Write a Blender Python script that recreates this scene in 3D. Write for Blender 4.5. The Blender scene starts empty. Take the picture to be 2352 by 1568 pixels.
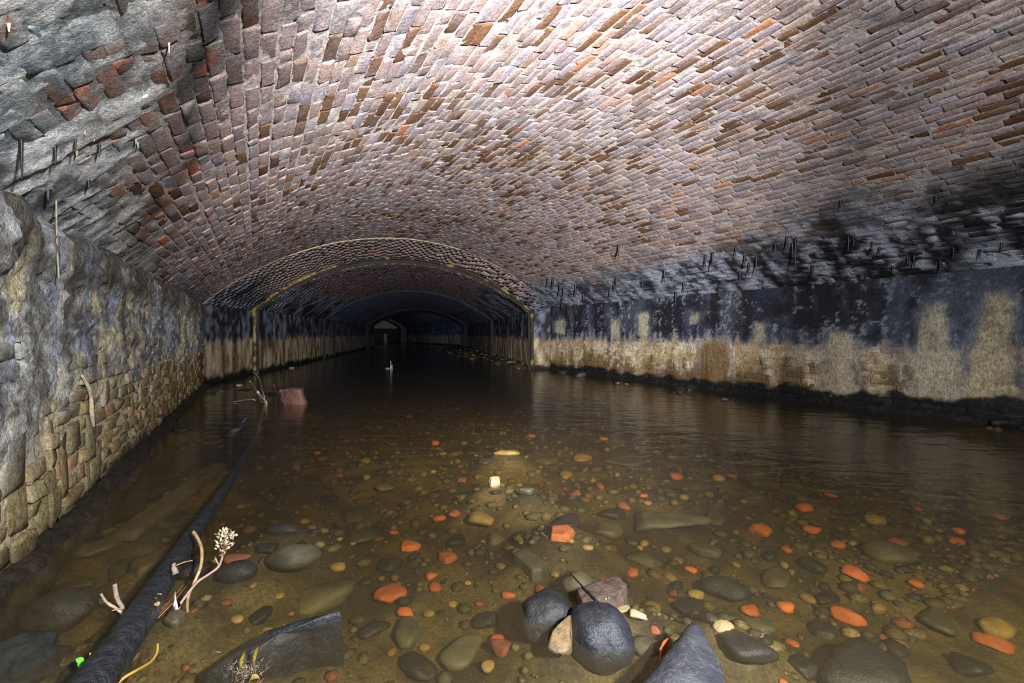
import bpy, bmesh, math, random
import numpy as np
from mathutils import Vector

# ------------------------------------------------------------------ camera, world, lights
sc = bpy.context.scene
COL = sc.collection
W, H, F = 2352.0, 1568.0, 1045.0
HC = 0.90                                   # camera height over the water (z = 0)
PITCH = math.radians(0.987)
cam_d = bpy.data.cameras.new('camera'); cam = bpy.data.objects.new('camera', cam_d); COL.objects.link(cam)
cam_d.sensor_width = 36.0; cam_d.lens = F / W * 36.0; cam_d.clip_start = 0.02; cam_d.clip_end = 200
cam.location = (0, 0, HC); cam.rotation_euler = (math.pi / 2 - PITCH, 0, 0)
sc.camera = cam

world = bpy.data.worlds.new('world'); sc.world = world; world.use_nodes = True
world.node_tree.nodes['Background'].inputs[0].default_value = (0.25, 0.4, 0.8, 1)
world.node_tree.nodes['Background'].inputs[1].default_value = 0.01

def light(name, kind, loc, power, color, target=None, **kw):
    d = bpy.data.lights.new(name, kind); o = bpy.data.objects.new(name, d); COL.objects.link(o)
    d.energy = power; d.color = color; o.location = loc
    for k, v in kw.items(): setattr(d, k, v)
    if target is not None:
        o.rotation_euler = (Vector(target) - Vector(loc)).to_track_quat('-Z', 'Y').to_euler()
    return o
# the photographer's flood lamp beside the camera and a torch pointed down the tunnel
light('flood_lamp', 'SPOT', (0.95, -0.50, 1.55), 890, (0.95, 0.965, 1.0), (0.1, 4.0, 0.85), shadow_soft_size=0.07, spot_size=math.radians(170), spot_blend=0.7)
light('torch_lamp', 'SPOT', (0.9, -0.15, 1.25), 5000, (0.99, 0.96, 0.97), (-0.9, 10.0, 2.4), shadow_soft_size=0.05, spot_size=math.radians(76), spot_blend=1.0)
# dim daylight at the far end; added blue fill hidden at the bend
light('far_daylight', 'AREA', (-15.5, 49.2, 2.15), 22, (1.0, 0.97, 0.88), (-13.0, 50.5, 1.6), shape='SQUARE', size=0.8)
light('bend_blue_fill', 'AREA', (-10.4, 30.4, 1.7), 30, (0.35, 0.6, 1.0), (-6.0, 34.0, 1.2), shape='SQUARE', size=0.7)

vs = sc.view_settings
vs.view_transform = 'Standard'; vs.look = 'None'; vs.gamma = 1.0; vs.use_curve_mapping = False
vs.exposure = 0.0

# ------------------------------------------------------------------ helpers
rng = np.random.default_rng(7)
def lin(c):
    c = np.asarray(c, float) / 255.0
    return np.where(c <= 0.04045, c / 12.92, ((c + 0.055) / 1.055) ** 2.4)
def sm(x, a, b):
    t = np.clip((x - a) / (b - a), 0, 1); return t * t * (3 - 2 * t)
def mix(a, b, f):
    f = np.asarray(f)[..., None]; return a * (1 - f) + b * f
def _hash(ix, iy, iz, seed):
    h = (ix.astype(np.int64) * 374761393 + iy.astype(np.int64) * 668265263 + iz.astype(np.int64) * 2147483647 * 3 + seed * 1274126177) & 0xFFFFFFFF
    h = ((h ^ (h >> 13)) * 1274126177) & 0xFFFFFFFF
    h = ((h ^ (h >> 16)) * 2246822519) & 0xFFFFFFFF
    return ((h ^ (h >> 15)) & 0xFFFFFF) / float(0xFFFFFF)
def vnoise(p, seed=0):
    p = np.asarray(p, float); i = np.floor(p).astype(np.int64); f = p - i; f = f * f * (3 - 2 * f)
    r = 0
    for dx in (0, 1):
        wx = f[..., 0] if dx else 1 - f[..., 0]
        for dy in (0, 1):
            wy = f[..., 1] if dy else 1 - f[..., 1]
            for dz in (0, 1):
                wz = f[..., 2] if dz else 1 - f[..., 2]
                r = r + wx * wy * wz * _hash(i[..., 0] + dx, i[..., 1] + dy, i[..., 2] + dz, seed)
    return r
def fbm(p, seed=0, oct=4):
    p = np.asarray(p, float); a, s, r = 0.5, 0.0, 0
    for k in range(oct):
        r = r + a * vnoise(p * 2 ** k + 17.3 * k, seed + k); s += a; a *= 0.5
    return r / s
def P3(*a): return np.stack(np.broadcast_arrays(*a), -1)

def pdir(x, y):
    rt = (x - W / 2) / F; up = (H / 2 - y) / F
    return np.array([rt, math.cos(PITCH) + up * math.sin(PITCH), -math.sin(PITCH) + up * math.cos(PITCH)])
def on_z(x, y, z=0.0):
    d = pdir(x, y); s = (z - HC) / d[2]; return np.array([0, 0, HC]) + s * d
def project(P):
    P = np.asarray(P, float); q = P - np.array([0, 0, HC])
    fw = q[..., 1] * math.cos(PITCH) - q[..., 2] * math.sin(PITCH)
    up = q[..., 1] * math.sin(PITCH) + q[..., 2] * math.cos(PITCH)
    fw = np.where(fw < 0.05, np.nan, fw)
    return W / 2 + F * q[..., 0] / fw, H / 2 - F * up / fw, fw

def link(o, parent=None):
    COL.objects.link(o)
    if parent is not None: o.parent = parent
    return o
def tag(o, label, cat=None, group=None, kind=None):
    o['label'] = label
    if cat: o['category'] = cat
    if group: o['group'] = group
    if kind: o['kind'] = kind
    return o
def np_mesh(name, V, faces, col=None, smooth=True, mat=None, parent=None, loc=None):
    V = np.asarray(V, np.float32).reshape(-1, 3)
    if loc is not None: V = V - np.asarray(loc, np.float32)
    me = bpy.data.meshes.new(name)
    fl = [np.asarray(f, np.int32) for f in (faces if isinstance(faces, list) else [faces])]
    idx = np.concatenate([f.ravel() for f in fl])
    tot = np.concatenate([np.full(len(f), f.shape[1], np.int32) for f in fl])
    st = np.concatenate([[0], np.cumsum(tot)[:-1]]).astype(np.int32)
    me.vertices.add(len(V)); me.vertices.foreach_set('co', V.ravel())
    me.loops.add(len(idx)); me.loops.foreach_set('vertex_index', idx)
    me.polygons.add(len(tot)); me.polygons.foreach_set('loop_start', st); me.polygons.foreach_set('loop_total', tot)
    me.update(calc_edges=True)
    if smooth: me.polygons.foreach_set('use_smooth', np.ones(len(tot), bool))
    if col is not None:
        c = np.ones((len(V), 4), np.float32); c[:, :3] = np.asarray(col).reshape(-1, 3)
        at = me.color_attributes.new('Col', 'FLOAT_COLOR', 'POINT'); at.data.foreach_set('color', c.ravel())
    if mat: me.materials.append(mat)
    o = bpy.data.objects.new(name, me)
    if loc is not None: o.location = [float(v) for v in loc]
    return link(o, parent)
def grid_faces(nr, nc):
    a = np.arange(nr * nc).reshape(nr, nc)
    return np.stack([a[:-1, :-1], a[:-1, 1:], a[1:, 1:], a[1:, :-1]], -1).reshape(-1, 4)

# ------------------------------------------------------------------ materials
def nodes(name):
    m = bpy.data.materials.new(name); m.use_nodes = True
    nt = m.node_tree; b = nt.nodes['Principled BSDF']; return m, nt, b
def N(nt, t, **kw):
    n = nt.nodes.new(t)
    for k, v in kw.items():
        if k in n.inputs: n.inputs[k].default_value = v
        else: setattr(n, k, v)
    return n
def position(nt, stretch=None):
    g = N(nt, 'ShaderNodeNewGeometry')
    if stretch is None: return g.outputs['Position']
    mp = N(nt, 'ShaderNodeMapping'); mp.inputs['Scale'].default_value = stretch
    nt.links.new(g.outputs['Position'], mp.inputs['Vector']); return mp.outputs['Vector']
def ramp(nt, src, stops):
    r = N(nt, 'ShaderNodeValToRGB'); e = r.color_ramp.elements
    while len(e) < len(stops): e.new(0.5)
    for k, (p, c) in enumerate(stops): e[k].position = p; e[k].color = (*c, 1) if len(c) == 3 else c
    nt.links.new(src, r.inputs[0]); return r.outputs[0]
def masonry(name, scale=30, lo=0.6, hi=1.3, bump=0.006, rough=(0.55, 0.9), stretch=None, fine=110, spec=0.35):
    m, nt, b = nodes(name); L = nt.links.new
    pos = position(nt, stretch)
    at = N(nt, 'ShaderNodeAttribute', attribute_name='Col')
    n1 = N(nt, 'ShaderNodeTexNoise', Scale=scale, Detail=6.0, Roughness=0.65); L(pos, n1.inputs['Vector'])
    n2 = N(nt, 'ShaderNodeTexNoise', Scale=fine, Detail=4.0, Roughness=0.7); L(pos, n2.inputs['Vector'])
    r1 = ramp(nt, n1.outputs['Fac'], [(0.3, (lo,) * 3), (0.7, (hi,) * 3)])
    r2 = ramp(nt, n2.outputs['Fac'], [(0.30, (0.45,) * 3), (0.5, (1.0,) * 3), (0.70, (1.55,) * 3)])
    m1 = N(nt, 'ShaderNodeMix', data_type='RGBA', blend_type='MULTIPLY'); m1.inputs[0].default_value = 1
    L(at.outputs['Color'], m1.inputs[6]); L(r1, m1.inputs[7])
    m2 = N(nt, 'ShaderNodeMix', data_type='RGBA', blend_type='MULTIPLY'); m2.inputs[0].default_value = 1
    L(m1.outputs[2], m2.inputs[6]); L(r2, m2.inputs[7]); L(m2.outputs[2], b.inputs['Base Color'])
    rr = N(nt, 'ShaderNodeMapRange'); rr.inputs[1].default_value = 0.3; rr.inputs[2].default_value = 0.7
    rr.inputs[3].default_value = rough[0]; rr.inputs[4].default_value = rough[1]
    L(n1.outputs['Fac'], rr.inputs[0]); L(rr.outputs[0], b.inputs['Roughness'])
    b.inputs['Specular IOR Level'].default_value = spec
    ad = N(nt, 'ShaderNodeMath', operation='MULTIPLY_ADD'); L(n2.outputs['Fac'], ad.inputs[0]); ad.inputs[1].default_value = 0.45; L(n1.outputs['Fac'], ad.inputs[2])
    bp = N(nt, 'ShaderNodeBump'); bp.inputs['Strength'].default_value = 1.0; bp.inputs['Distance'].default_value = bump
    L(ad.outputs[0], bp.inputs['Height']); L(bp.outputs[0], b.inputs['Normal'])
    return m
def stone_mat(name, c1, c2, scale=14, rough=0.5, bump=0.004, veins=None, fine=80):
    m, nt, b = nodes(name); L = nt.links.new
    tc = N(nt, 'ShaderNodeTexCoord'); oi = N(nt, 'ShaderNodeObjectInfo')
    ad = N(nt, 'ShaderNodeVectorMath', operation='ADD'); L(tc.outputs['Object'], ad.inputs[0])
    sx = N(nt, 'ShaderNodeMath', operation='MULTIPLY'); L(oi.outputs['Random'], sx.inputs[0]); sx.inputs[1].default_value = 37.0
    L(sx.outputs[0], ad.inputs[1])
    n1 = N(nt, 'ShaderNodeTexNoise', Scale=scale, Detail=6.0, Roughness=0.65); L(ad.outputs[0], n1.inputs['Vector'])
    n2 = N(nt, 'ShaderNodeTexNoise', Scale=fine, Detail=4.0, Roughness=0.7); L(ad.outputs[0], n2.inputs['Vector'])
    col = ramp(nt, n1.outputs['Fac'], [(0.32, tuple(lin(c1))), (0.68, tuple(lin(c2)))])
    if veins is not None:
        n3 = N(nt, 'ShaderNodeTexNoise', Scale=scale * 1.1, Detail=6.0, Distortion=0.6); L(ad.outputs[0], n3.inputs['Vector'])
        f = ramp(nt, n3.outputs['Fac'], [(0.485, (0, 0, 0)), (0.5, (0.45,) * 3), (0.515, (0, 0, 0))])
        mx = N(nt, 'ShaderNodeMix', data_type='RGBA'); L(f, mx.inputs[0]); L(col, mx.inputs[6]); mx.inputs[7].default_value = (*lin(veins), 1); col = mx.outputs[2]
    hv = N(nt, 'ShaderNodeHueSaturation'); L(col, hv.inputs['Color'])
    vr = N(nt, 'ShaderNodeMapRange'); L(oi.outputs['Random'], vr.inputs[0]); vr.inputs[3].default_value = 0.7; vr.inputs[4].default_value = 1.3
    L(vr.outputs[0], hv.inputs['Value']); L(hv.outputs[0], b.inputs['Base Color'])
    b.inputs['Roughness'].default_value = rough
    a2 = N(nt, 'ShaderNodeMath', operation='MULTIPLY_ADD'); L(n2.outputs['Fac'], a2.inputs[0]); a2.inputs[1].default_value = 0.35; L(n1.outputs['Fac'], a2.inputs[2])
    bp = N(nt, 'ShaderNodeBump'); bp.inputs['Distance'].default_value = bump; L(a2.outputs[0], bp.inputs['Height']); L(bp.outputs[0], b.inputs['Normal'])
    return m

M = {}
M['brick'] = masonry('weathered_brick', 38, 0.62, 1.32, 0.006, (0.75, 0.95), spec=0.2)
M['mortar'] = masonry('crumbling_mortar', 50, 0.5, 1.45, 0.010, (0.8, 0.95), fine=150, spec=0.2)
M['wallstone'] = masonry('damp_wall_stone', 34, 0.5, 1.4, 0.008, (0.45, 0.85))
M['flowstone'] = masonry('calcite_flowstone', 30, 0.40, 1.6, 0.016, (0.45, 0.9), (1.3, 1.3, 0.8), spec=0.4)
M['limewall'] = masonry('limewash_and_soot', 34, 0.45, 1.5, 0.012, (0.5, 0.85), (1.3, 1.3, 0.75))
M['gravel'] = masonry('bed_gravel', 40, 0.6, 1.3, 0.003, (0.5, 0.8))
M['calcite'] = masonry('calcite_crust', 40, 0.55, 1.3, 0.008, (0.35, 0.7))
M['orange'] = stone_mat('orange_brick_fragment', (176, 88, 42), (208, 116, 60), 20, 0.75)
M['red'] = stone_mat('red_brick_fragment', (120, 62, 44), (160, 88, 64), 20, 0.75)
M['ochre'] = stone_mat('ochre_pebble', (118, 96, 50), (172, 144, 80), 16, 0.6)
M['cream'] = stone_mat('cream_pebble', (140, 122, 86), (186, 168, 126), 16, 0.55)
M['olive'] = stone_mat('olive_grey_stone', (58, 58, 44), (92, 88, 66), 10, 0.6)
M['dark'] = stone_mat('dark_wet_stone', (20, 21, 22), (44, 45, 44), 16, 0.5, 0.010)
M['mossy'] = stone_mat('mossy_black_rock', (10, 12, 9), (32, 34, 26), 26, 0.85, 0.014)
M['slate'] = stone_mat('blue_grey_slate', (44, 47, 56), (84, 86, 92), 14, 0.55, 0.012, veins=(112, 110, 96))
M['slate_dark'] = stone_mat('dark_slate', (20, 22, 27), (44, 46, 52), 18, 0.42, 0.010, veins=(70, 70, 66))
M['redrock'] = stone_mat('red_brown_rock', (34, 30, 31), (100, 64, 52), 12, 0.7, 0.012)
M['wornbrick'] = stone_mat('worn_brick', (64, 54, 48), (124, 100, 84), 26, 0.7, 0.012)
M['tanrock'] = stone_mat('tan_crusted_rock', (84, 80, 70), (176, 140, 90), 22, 0.45, 0.01)
M['log'] = stone_mat('blackened_wood', (14, 17, 22), (56, 62, 68), 34, 0.42, 0.014)
M['moss'] = stone_mat('yellow_moss', (110, 96, 30), (180, 160, 90), 60, 0.9)
M['cane'] = stone_mat('dry_cane', (150, 118, 78), (205, 172, 125), 30, 0.6, 0.001)
M['twig'] = stone_mat('grey_twig', (120, 108, 98), (190, 165, 145), 40, 0.7, 0.002)
M['pinktwig'] = stone_mat('pale_stem', (165, 128, 116), (205, 175, 160), 40, 0.6, 0.001)
M['seed'] = stone_mat('dry_seed_head', (168, 148, 116), (214, 200, 172), 60, 0.9, 0.001)
M['seedbrown'] = stone_mat('brown_bract', (96, 66, 44), (140, 98, 66), 60, 0.9, 0.001)
M['leafgreen'] = stone_mat('fresh_green_leaf', (70, 165, 30), (120, 210, 60), 30, 0.5, 0.001)
M['leafyellow'] = stone_mat('yellow_green_blade', (130, 120, 20), (185, 165, 40), 30, 0.5, 0.001)
M['stemyellow'] = stone_mat('yellow_stem', (130, 98, 30), (180, 145, 60), 30, 0.6, 0.001)
M['whitescrap'] = stone_mat('white_scrap', (205, 195, 205), (235, 230, 240), 20, 0.25, 0.001)
M['blackdrip'] = stone_mat('black_stalactite', (10, 11, 14), (30, 32, 38), 40, 0.45, 0.002)
M['creamdrip'] = stone_mat('cream_stalactite', (150, 140, 110), (205, 195, 165), 40, 0.5, 0.002)
M['plank'] = stone_mat('sunken_board', (76, 64, 42), (112, 96, 62), 12, 0.7, 0.003)
M['concrete'] = stone_mat('pale_concrete', (150, 146, 136), (200, 196, 184), 3, 0.8, 0.01)
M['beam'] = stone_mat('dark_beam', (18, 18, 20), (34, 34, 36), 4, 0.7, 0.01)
M['redleaf'] = stone_mat('red_leaf', (96, 30, 22), (130, 48, 34), 20, 0.5, 0.001)

# ------------------------------------------------------------------ tunnel frame
AZ = math.radians(29.3)
D1 = np.array([-math.sin(AZ), math.cos(AZ)]); N1 = np.array([math.cos(AZ), math.sin(AZ)])
UL, UR, TC, T0 = -0.80, 6.372, 9.40, -4.0
class Ring:
    def __init__(s, O, n, A, B, crown, uL=None, uR=None):
        s.O = np.asarray(O, float); s.n = np.asarray(n, float); s.A = np.array(A, float); s.B = np.array(B, float)
        ch = s.B - s.A; c = np.linalg.norm(ch); s.e = ch / c; s.up = np.array([-s.e[1], s.e[0]])
        mid = (s.A + s.B) / 2; s.sag = crown - mid[1]
        s.R = (c * c / 4 + s.sag ** 2) / (2 * s.sag); s.th = math.asin(c / 2 / s.R)
        s.c = mid - s.up * (s.R - s.sag); s.len = 2 * s.th * s.R
        s.uL = s.A[0] if uL is None else uL; s.uR = s.B[0] if uR is None else uR
    def w(s, u, z): return np.stack(np.broadcast_arrays(s.O[0] + u * s.n[0], s.O[1] + u * s.n[1], z), -1)
    def arc(s, q):
        ph = -s.th + 2 * s.th * q
        u = s.c[0] + s.R * (np.sin(ph) * s.e[0] + np.cos(ph) * s.up[0]); z = s.c[1] + s.R * (np.sin(ph) * s.e[1] + np.cos(ph) * s.up[1])
        return s.w(u, z)
    def nrm(s, q):
        ph = -s.th + 2 * s.th * q
        nu = -(np.sin(ph) * s.e[0] + np.cos(ph) * s.up[0]); nz = -(np.sin(ph) * s.e[1] + np.cos(ph) * s.up[1])
        return np.stack(np.broadcast_arrays(nu * s.n[0], nu * s.n[1], nz), -1)
def near_ring(t): return Ring(t * D1, N1, (-0.90, 1.33), (UR, 1.543), 2.889, uL=UL)
R0, RC = near_ring(T0), near_ring(TC)
L1 = np.array([-5.83, 10.22]); R1 = np.array([0.54, 11.39])
NW = np.linalg.norm(R1 - L1); N2 = (R1 - L1) / NW; D2 = np.array([-N2[1], N2[0]])
def ring2(r, inset, crown, spring=1.42): return Ring(L1 + r * D2, N2, (inset, spring), (NW - inset, spring), crown)
RM = ring2(0.0, 0.0, 2.70)
RCm = Ring(TC * D1, N1, (UL, 1.40), (UR, 1.543), 2.889)
RF0, RF1 = ring2(0.0, 0.14, 2.54), ring2(6.3, 0.14, 2.54)
RG0, RG1 = ring2(6.3, 0.22, 2.47), ring2(17.0, 0.22, 2.44)
RH0, RH1 = ring2(17.0, 0.42, 2.34), ring2(19.8, 0.42, 2.30)
N3 = np.array([math.cos(math.radians(25.7)), math.sin(math.radians(25.7))]); D3 = np.array([-N3[1], N3[0]])
B3 = np.array([-3.55, 30.6])
def ring3(r, inset, crown): return Ring(B3 - 6.2 * N3 + r * D3, N3, (inset, 1.42), (6.2 - inset, 1.42), crown)
RJ0 = Ring((L1 + 19.8 * D2), N2, (-1.5, 1.42), (NW + 0.3, 1.42), 2.9)
RJ1 = ring3(15.9, 0.0, 2.62)
RK0, RK1 = ring3(15.9, 0.5, 2.42), ring3(17.0, 0.5, 2.42)

def loft(Ra, Rb):
    def S(q, v): return Ra.arc(q) * (1 - v)[..., None] + Rb.arc(q) * v[..., None]
    def Nf(q, v):
        n = Ra.nrm(q) * (1 - v)[..., None] + Rb.nrm(q) * v[..., None]; return n / np.linalg.norm(n, axis=-1, keepdims=True)
    return S, Nf

# brick blocks from (qa,qb,va,vb) rectangles on a surface ------------------------------
def block_topology(nx, ny):
    a = np.arange((nx + 1) * (ny + 1)).reshape(nx + 1, ny + 1)
    top = np.stack([a[:-1, :-1], a[1:, :-1], a[1:, 1:], a[:-1, 1:]], -1).reshape(-1, 4)
    border = list(a[:, 0]) + list(a[-1, 1:]) + list(a[-2::-1, -1]) + list(a[0, -2:0:-1])
    n = a.size; k = len(border); b = np.array(border); e = n + np.arange(k)
    side = np.stack([b, e, np.roll(e, -1), np.roll(b, -1)], -1)
    isb = np.zeros(n, bool); isb[b] = True
    return np.concatenate([top, side]), b, isb, n, k
def build_blocks(S, Nf, rect, proud, jq, jv, rng, nx=4, ny=3, chamfer=0.003, depth=0.03, rough=0.0012, flip=False):
    """rect (nb,4): qa,qb,va,vb.  jq/jv: ragged edge jitter in q / v units. proud (nb,)"""
    Fc, b, isb, n, k = block_topology(nx, ny); nb = len(rect)
    gx, gy = np.meshgrid(np.linspace(0, 1, nx + 1), np.linspace(0, 1, ny + 1), indexing='ij')
    fx = gx.ravel().copy(); fy = gy.ravel().copy()
    fx[(fx > 0) & (fx < 1)] = 0.5 + (fx[(fx > 0) & (fx < 1)] - 0.5) * 1.75
    fy[(fy > 0) & (fy < 1)] = 0.5 + (fy[(fy > 0) & (fy < 1)] - 0.5) * 2.1
    v = rect[:, 2:3] + (rect[:, 3:4] - rect[:, 2:3]) * fx; q = rect[:, 0:1] + (rect[:, 1:2] - rect[:, 0:1]) * fy
    q = q + rng.normal(0, 1, q.shape) * jq; v = v + rng.normal(0, 1, v.shape) * jv
    off = proud[:, None] + rng.normal(0, rough, q.shape) - chamfer * isb[None, :]
    tilt = rng.normal(0, rough * 2, (nb, 2)); off = off + tilt[:, :1] * (fx - 0.5) * 2 + tilt[:, 1:] * (fy - 0.5) * 2
    top = S(q, v) + Nf(q, v) * off[..., None]
    qb_, vb_ = q[:, b], v[:, b]
    bot = S(qb_, vb_) - Nf(qb_, vb_) * depth
    V = np.concatenate([top, bot], 1)
    Fs = Fc[:, ::-1] if flip else Fc
    return V, Fs, np.concatenate([q, qb_], 1), np.concatenate([v, vb_], 1)
def emit_blocks(V, Fs, Cc, name, stuff_name, parent, mat, limit=300):
    """the `limit` blocks that show largest become objects, the rest one 'stuff' part"""
    nb, nv = V.shape[:2]
    x, y, d = project(V[:, :])
    wx = np.nanmax(x, 1) - np.nanmin(x, 1); wy = np.nanmax(y, 1) - np.nanmin(y, 1)
    inside = (np.nanmean(x, 1) > 5) & (np.nanmean(x, 1) < W - 5) & (np.nanmean(y, 1) > 5) & (np.nanmean(y, 1) < H - 5) & (V[:, :, 1].min(1) > 0.1)
    c = V[:, :].mean(1)
    score = np.where(inside, 1.0 / np.maximum(np.linalg.norm(c - np.array([0, 0, HC]), axis=1), 0.1) ** 2 * np.minimum(wx, wy), -1)
    order = np.argsort(-np.nan_to_num(score, nan=-1)); pick = order[:limit]; pick = pick[score[pick] > 0]
    for i in pick:
        np_mesh(name, V[i], Fs, Cc[i], False, mat, parent, loc=V[i].mean(0))
    rest = np.setdiff1d(np.arange(nb), pick)
    if len(rest):
        ff = (Fs[None] + (np.arange(len(rest)) * nv)[:, None, None]).reshape(-1, 4)
        o = np_mesh(stuff_name, V[rest].reshape(-1, 3), ff, Cc[rest].reshape(-1, 3), False, mat, parent)
        o['kind'] = 'stuff'
def courses(nc, lens, blen, gap_q, gap_m, rng, q0=0.0, q1=1.0, jit=0.03, vary=0.12, v0=0.0):
    """running-bond rectangles; lens(qmid) gives the course length in metres"""
    out = []
    for i in range(nc):
        qa = q0 + (q1 - q0) * i / nc; qb = q0 + (q1 - q0) * (i + 1) / nc
        L = lens((qa + qb) / 2); pos = -blen * (0.5 * (i % 2) + 0.5 * rng.random() * 0.35); w = rng.normal(0, 0.06) * (qb - qa)
        while pos < L:
            b = blen * (1 + rng.normal(0, vary) * 0.5)
            if rng.random() < 0.10: b *= 0.55
            a0, a1 = max(pos + gap_m / 2, 0.002), min(pos + b - gap_m / 2, L - 0.002)
            if a1 - a0 > 0.03: out.append((qa + gap_q / 2 + w, qb - gap_q / 2 + w, a0 / L, a1 / L))
            pos += b
    return np.array(out)

# ------------------------------------------------------------------ colours of the masonry
BR = np.array([lin(c) for c in [(142, 124, 121), (150, 130, 123), (142, 130, 134), (134, 116, 113), (155, 140, 132), (145, 136, 142),
                                (150, 122, 108), (101, 73, 51), (91, 65, 47), (160, 108, 78), (158, 152, 150), (126, 116, 120)]])
BP = np.array([.2, .17, .13, .13, .08, .08, .05, .055, .035, .015, .03, .03])
def near_uv(P):
    return P[..., 0] * N1[0] + P[..., 1] * N1[1], P[..., 0] * D1[0] + P[..., 1] * D1[1], P[..., 2]
CAL_T = ([0, 1.2, 1.8, 2.6, 3.2, 3.9, 5.0, 9.4], [1.3, 1.05, .86, .66, .46, .2, .1, .12])
def vault_masks(P, q):
    u, t, z = near_uv(P); aL = q * R0.len; aR = (1 - q) * R0.len
    n1 = fbm(P * 1.7, 3, 3); n2 = fbm(P * np.array([7., 7, 7]), 9, 4); n3 = fbm(P * 26, 15, 3)
    eL = np.interp(t, *CAL_T) + (n1 - .5) * .7
    mL = sm(aL, eL + .16, eL - .14)
    eR = np.interp(t, [0, 2, 4, 6, 9.4], [1.55, 1.25, .95, .85, .95]) + (n1 - .5) * .9
    mR = sm(aR, eR + .3, eR - .3)
    return u, t, z, aL, aR, n1, n2, n3, mL, mR
def vault_stain(P, q, base, isbrick):
    u, t, z, aL, aR, n1, n2, n3, mL, mR = vault_masks(P, q)
    n4 = fbm(P3(t * 19, aL * 3.2, z * 0), 21, 4)                    # runs along the courses
    # pale lime bloom on the whole vault
    c = mix(base, lin((156, 148, 150)), 0.45 * sm(n1 * .5 + n2 * .5, .46, .68))
    # soot-dark grime specks
    c = c * (1 - 0.35 * sm(n2, .56, .72))[..., None]
    # left: thick grey-white calcite with bare rusty bricks
    cal = mix(lin((112, 120, 124)), lin((222, 224, 222)), sm(n4 * .7 + n3 * .3, .42, .60))
    cal = mix(cal, lin((120, 118, 92)), sm(n1, .5, .7) * .5)
    cal = mix(cal, lin((44, 46, 46)), sm(fbm(P * 9, 33, 3), .56, .70) * .8)
    rust = sm(fbm(P * 5.5, 41, 3), .50, .60) * sm(aL, .28, .5)
    k = mL * (1 - 0.85 * rust * (1.0 if isbrick else 0.35))
    rc = mix(lin((146, 84, 52)), lin((112, 84, 74)), sm(n3, .4, .6))
    c = mix(c, rc, np.clip(mL * rust, 0, 1) * (0.9 if isbrick else .2))
    c = mix(c, cal, k)
    # dark damp seam beside the calcite
    seam = np.exp(-((aL - np.interp(t, *CAL_T) - .16 + (n1 - .5) * .5) / .09) ** 2) * sm(t, 5, 3.2)
    c = mix(c, lin((46, 46, 48)), .9 * seam * sm(n2, .34, .5))
    c = mix(c, lin((172, 84, 44)), .6 * seam * sm(fbm(P * 6, 55, 3), .56, .62))
    # right: soot band with bluish lime over it
    st = fbm(P3(t * 16, aR * 2.0, z * .1), 61, 3)
    lime = mix(lin((70, 76, 90)), lin((160, 166, 180)), sm(n3 * .35 + n2 * .25 + st * .4, .42, .58))
    soot = mix(lin((17, 19, 24)), lime, sm(n2 * .3 + n3 * .3 + st * .4 + .07 * np.clip((t - 2.5) / 3, -.6, 1.2), .44, .54))
    soot = mix(soot, lime * .8, .45 * sm(t, 4.5, 6.5))
    c = mix(c, soot, mR * (.97 - .4 * sm(aR, .5, 1.2) * (1 if isbrick else .5)))
    c = mix(c, lin((24, 26, 32)), .75 * mR * sm(fbm(P * 3.2, 71, 3) + .15 * sm(t, 3.4, 1.4), .55, .68))
    # damp grey foot of the vault on the left farther in
    c = mix(c, lin((88, 92, 102)), sm(aL, .55, .1) * sm(t, 4.5, 7.5) * .8)
    return c

def pal(nb, rng, P=None, probs=BP):
    idx = rng.choice(len(BR), nb, p=probs / probs.sum())
    c = BR[idx] * rng.uniform(.82, 1.15, (nb, 1)); return c

RW_FEAT = []                                     # (t, half width at top, at base, z top, z bottom, colour, strength)
def rw_tz(x, y):
    d = pdir(x, y); s = UR / (d[0] * N1[0] + d[1] * N1[1]); p = s * d
    return p[0] * D1[0] + p[1] * D1[1], HC + p[2]
def feat(x, w0, w1, y0, y1, colr, k):
    t, z0 = rw_tz(x, y0); _, z1 = rw_tz(x, y1); ta, _ = rw_tz(x - w0, y0); tb, _ = rw_tz(x - w1, y0)
    RW_FEAT.append((t, abs(ta - t), abs(tb - t), z0, z1, lin(colr), k))
feat(2148, 14, 68, 690, 925, (164, 156, 136), .85); feat(2288, 22, 62, 665, 945, (170, 158, 126), .9)
feat(1932, 16, 46, 755, 905, (172, 162, 138), .9); feat(1640, 24, 34, 778, 900, (108, 80, 44), .85)
feat(2270, 14, 14, 920, 965, (170, 150, 110), .9); feat(1478, 12, 12, 715, 770, (176, 168, 146), .9)
feat(1283, 12, 12, 735, 765, (170, 165, 145), .9); feat(1413, 8, 9, 728, 775, (170, 165, 145), .9)
feat(1595, 10, 9, 715, 742, (160, 152, 130), .8); feat(1750, 8, 14, 735, 790, (170, 160, 140), .7)
feat(1540, 10, 30, 840, 880, (100, 72, 46), .8)
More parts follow.
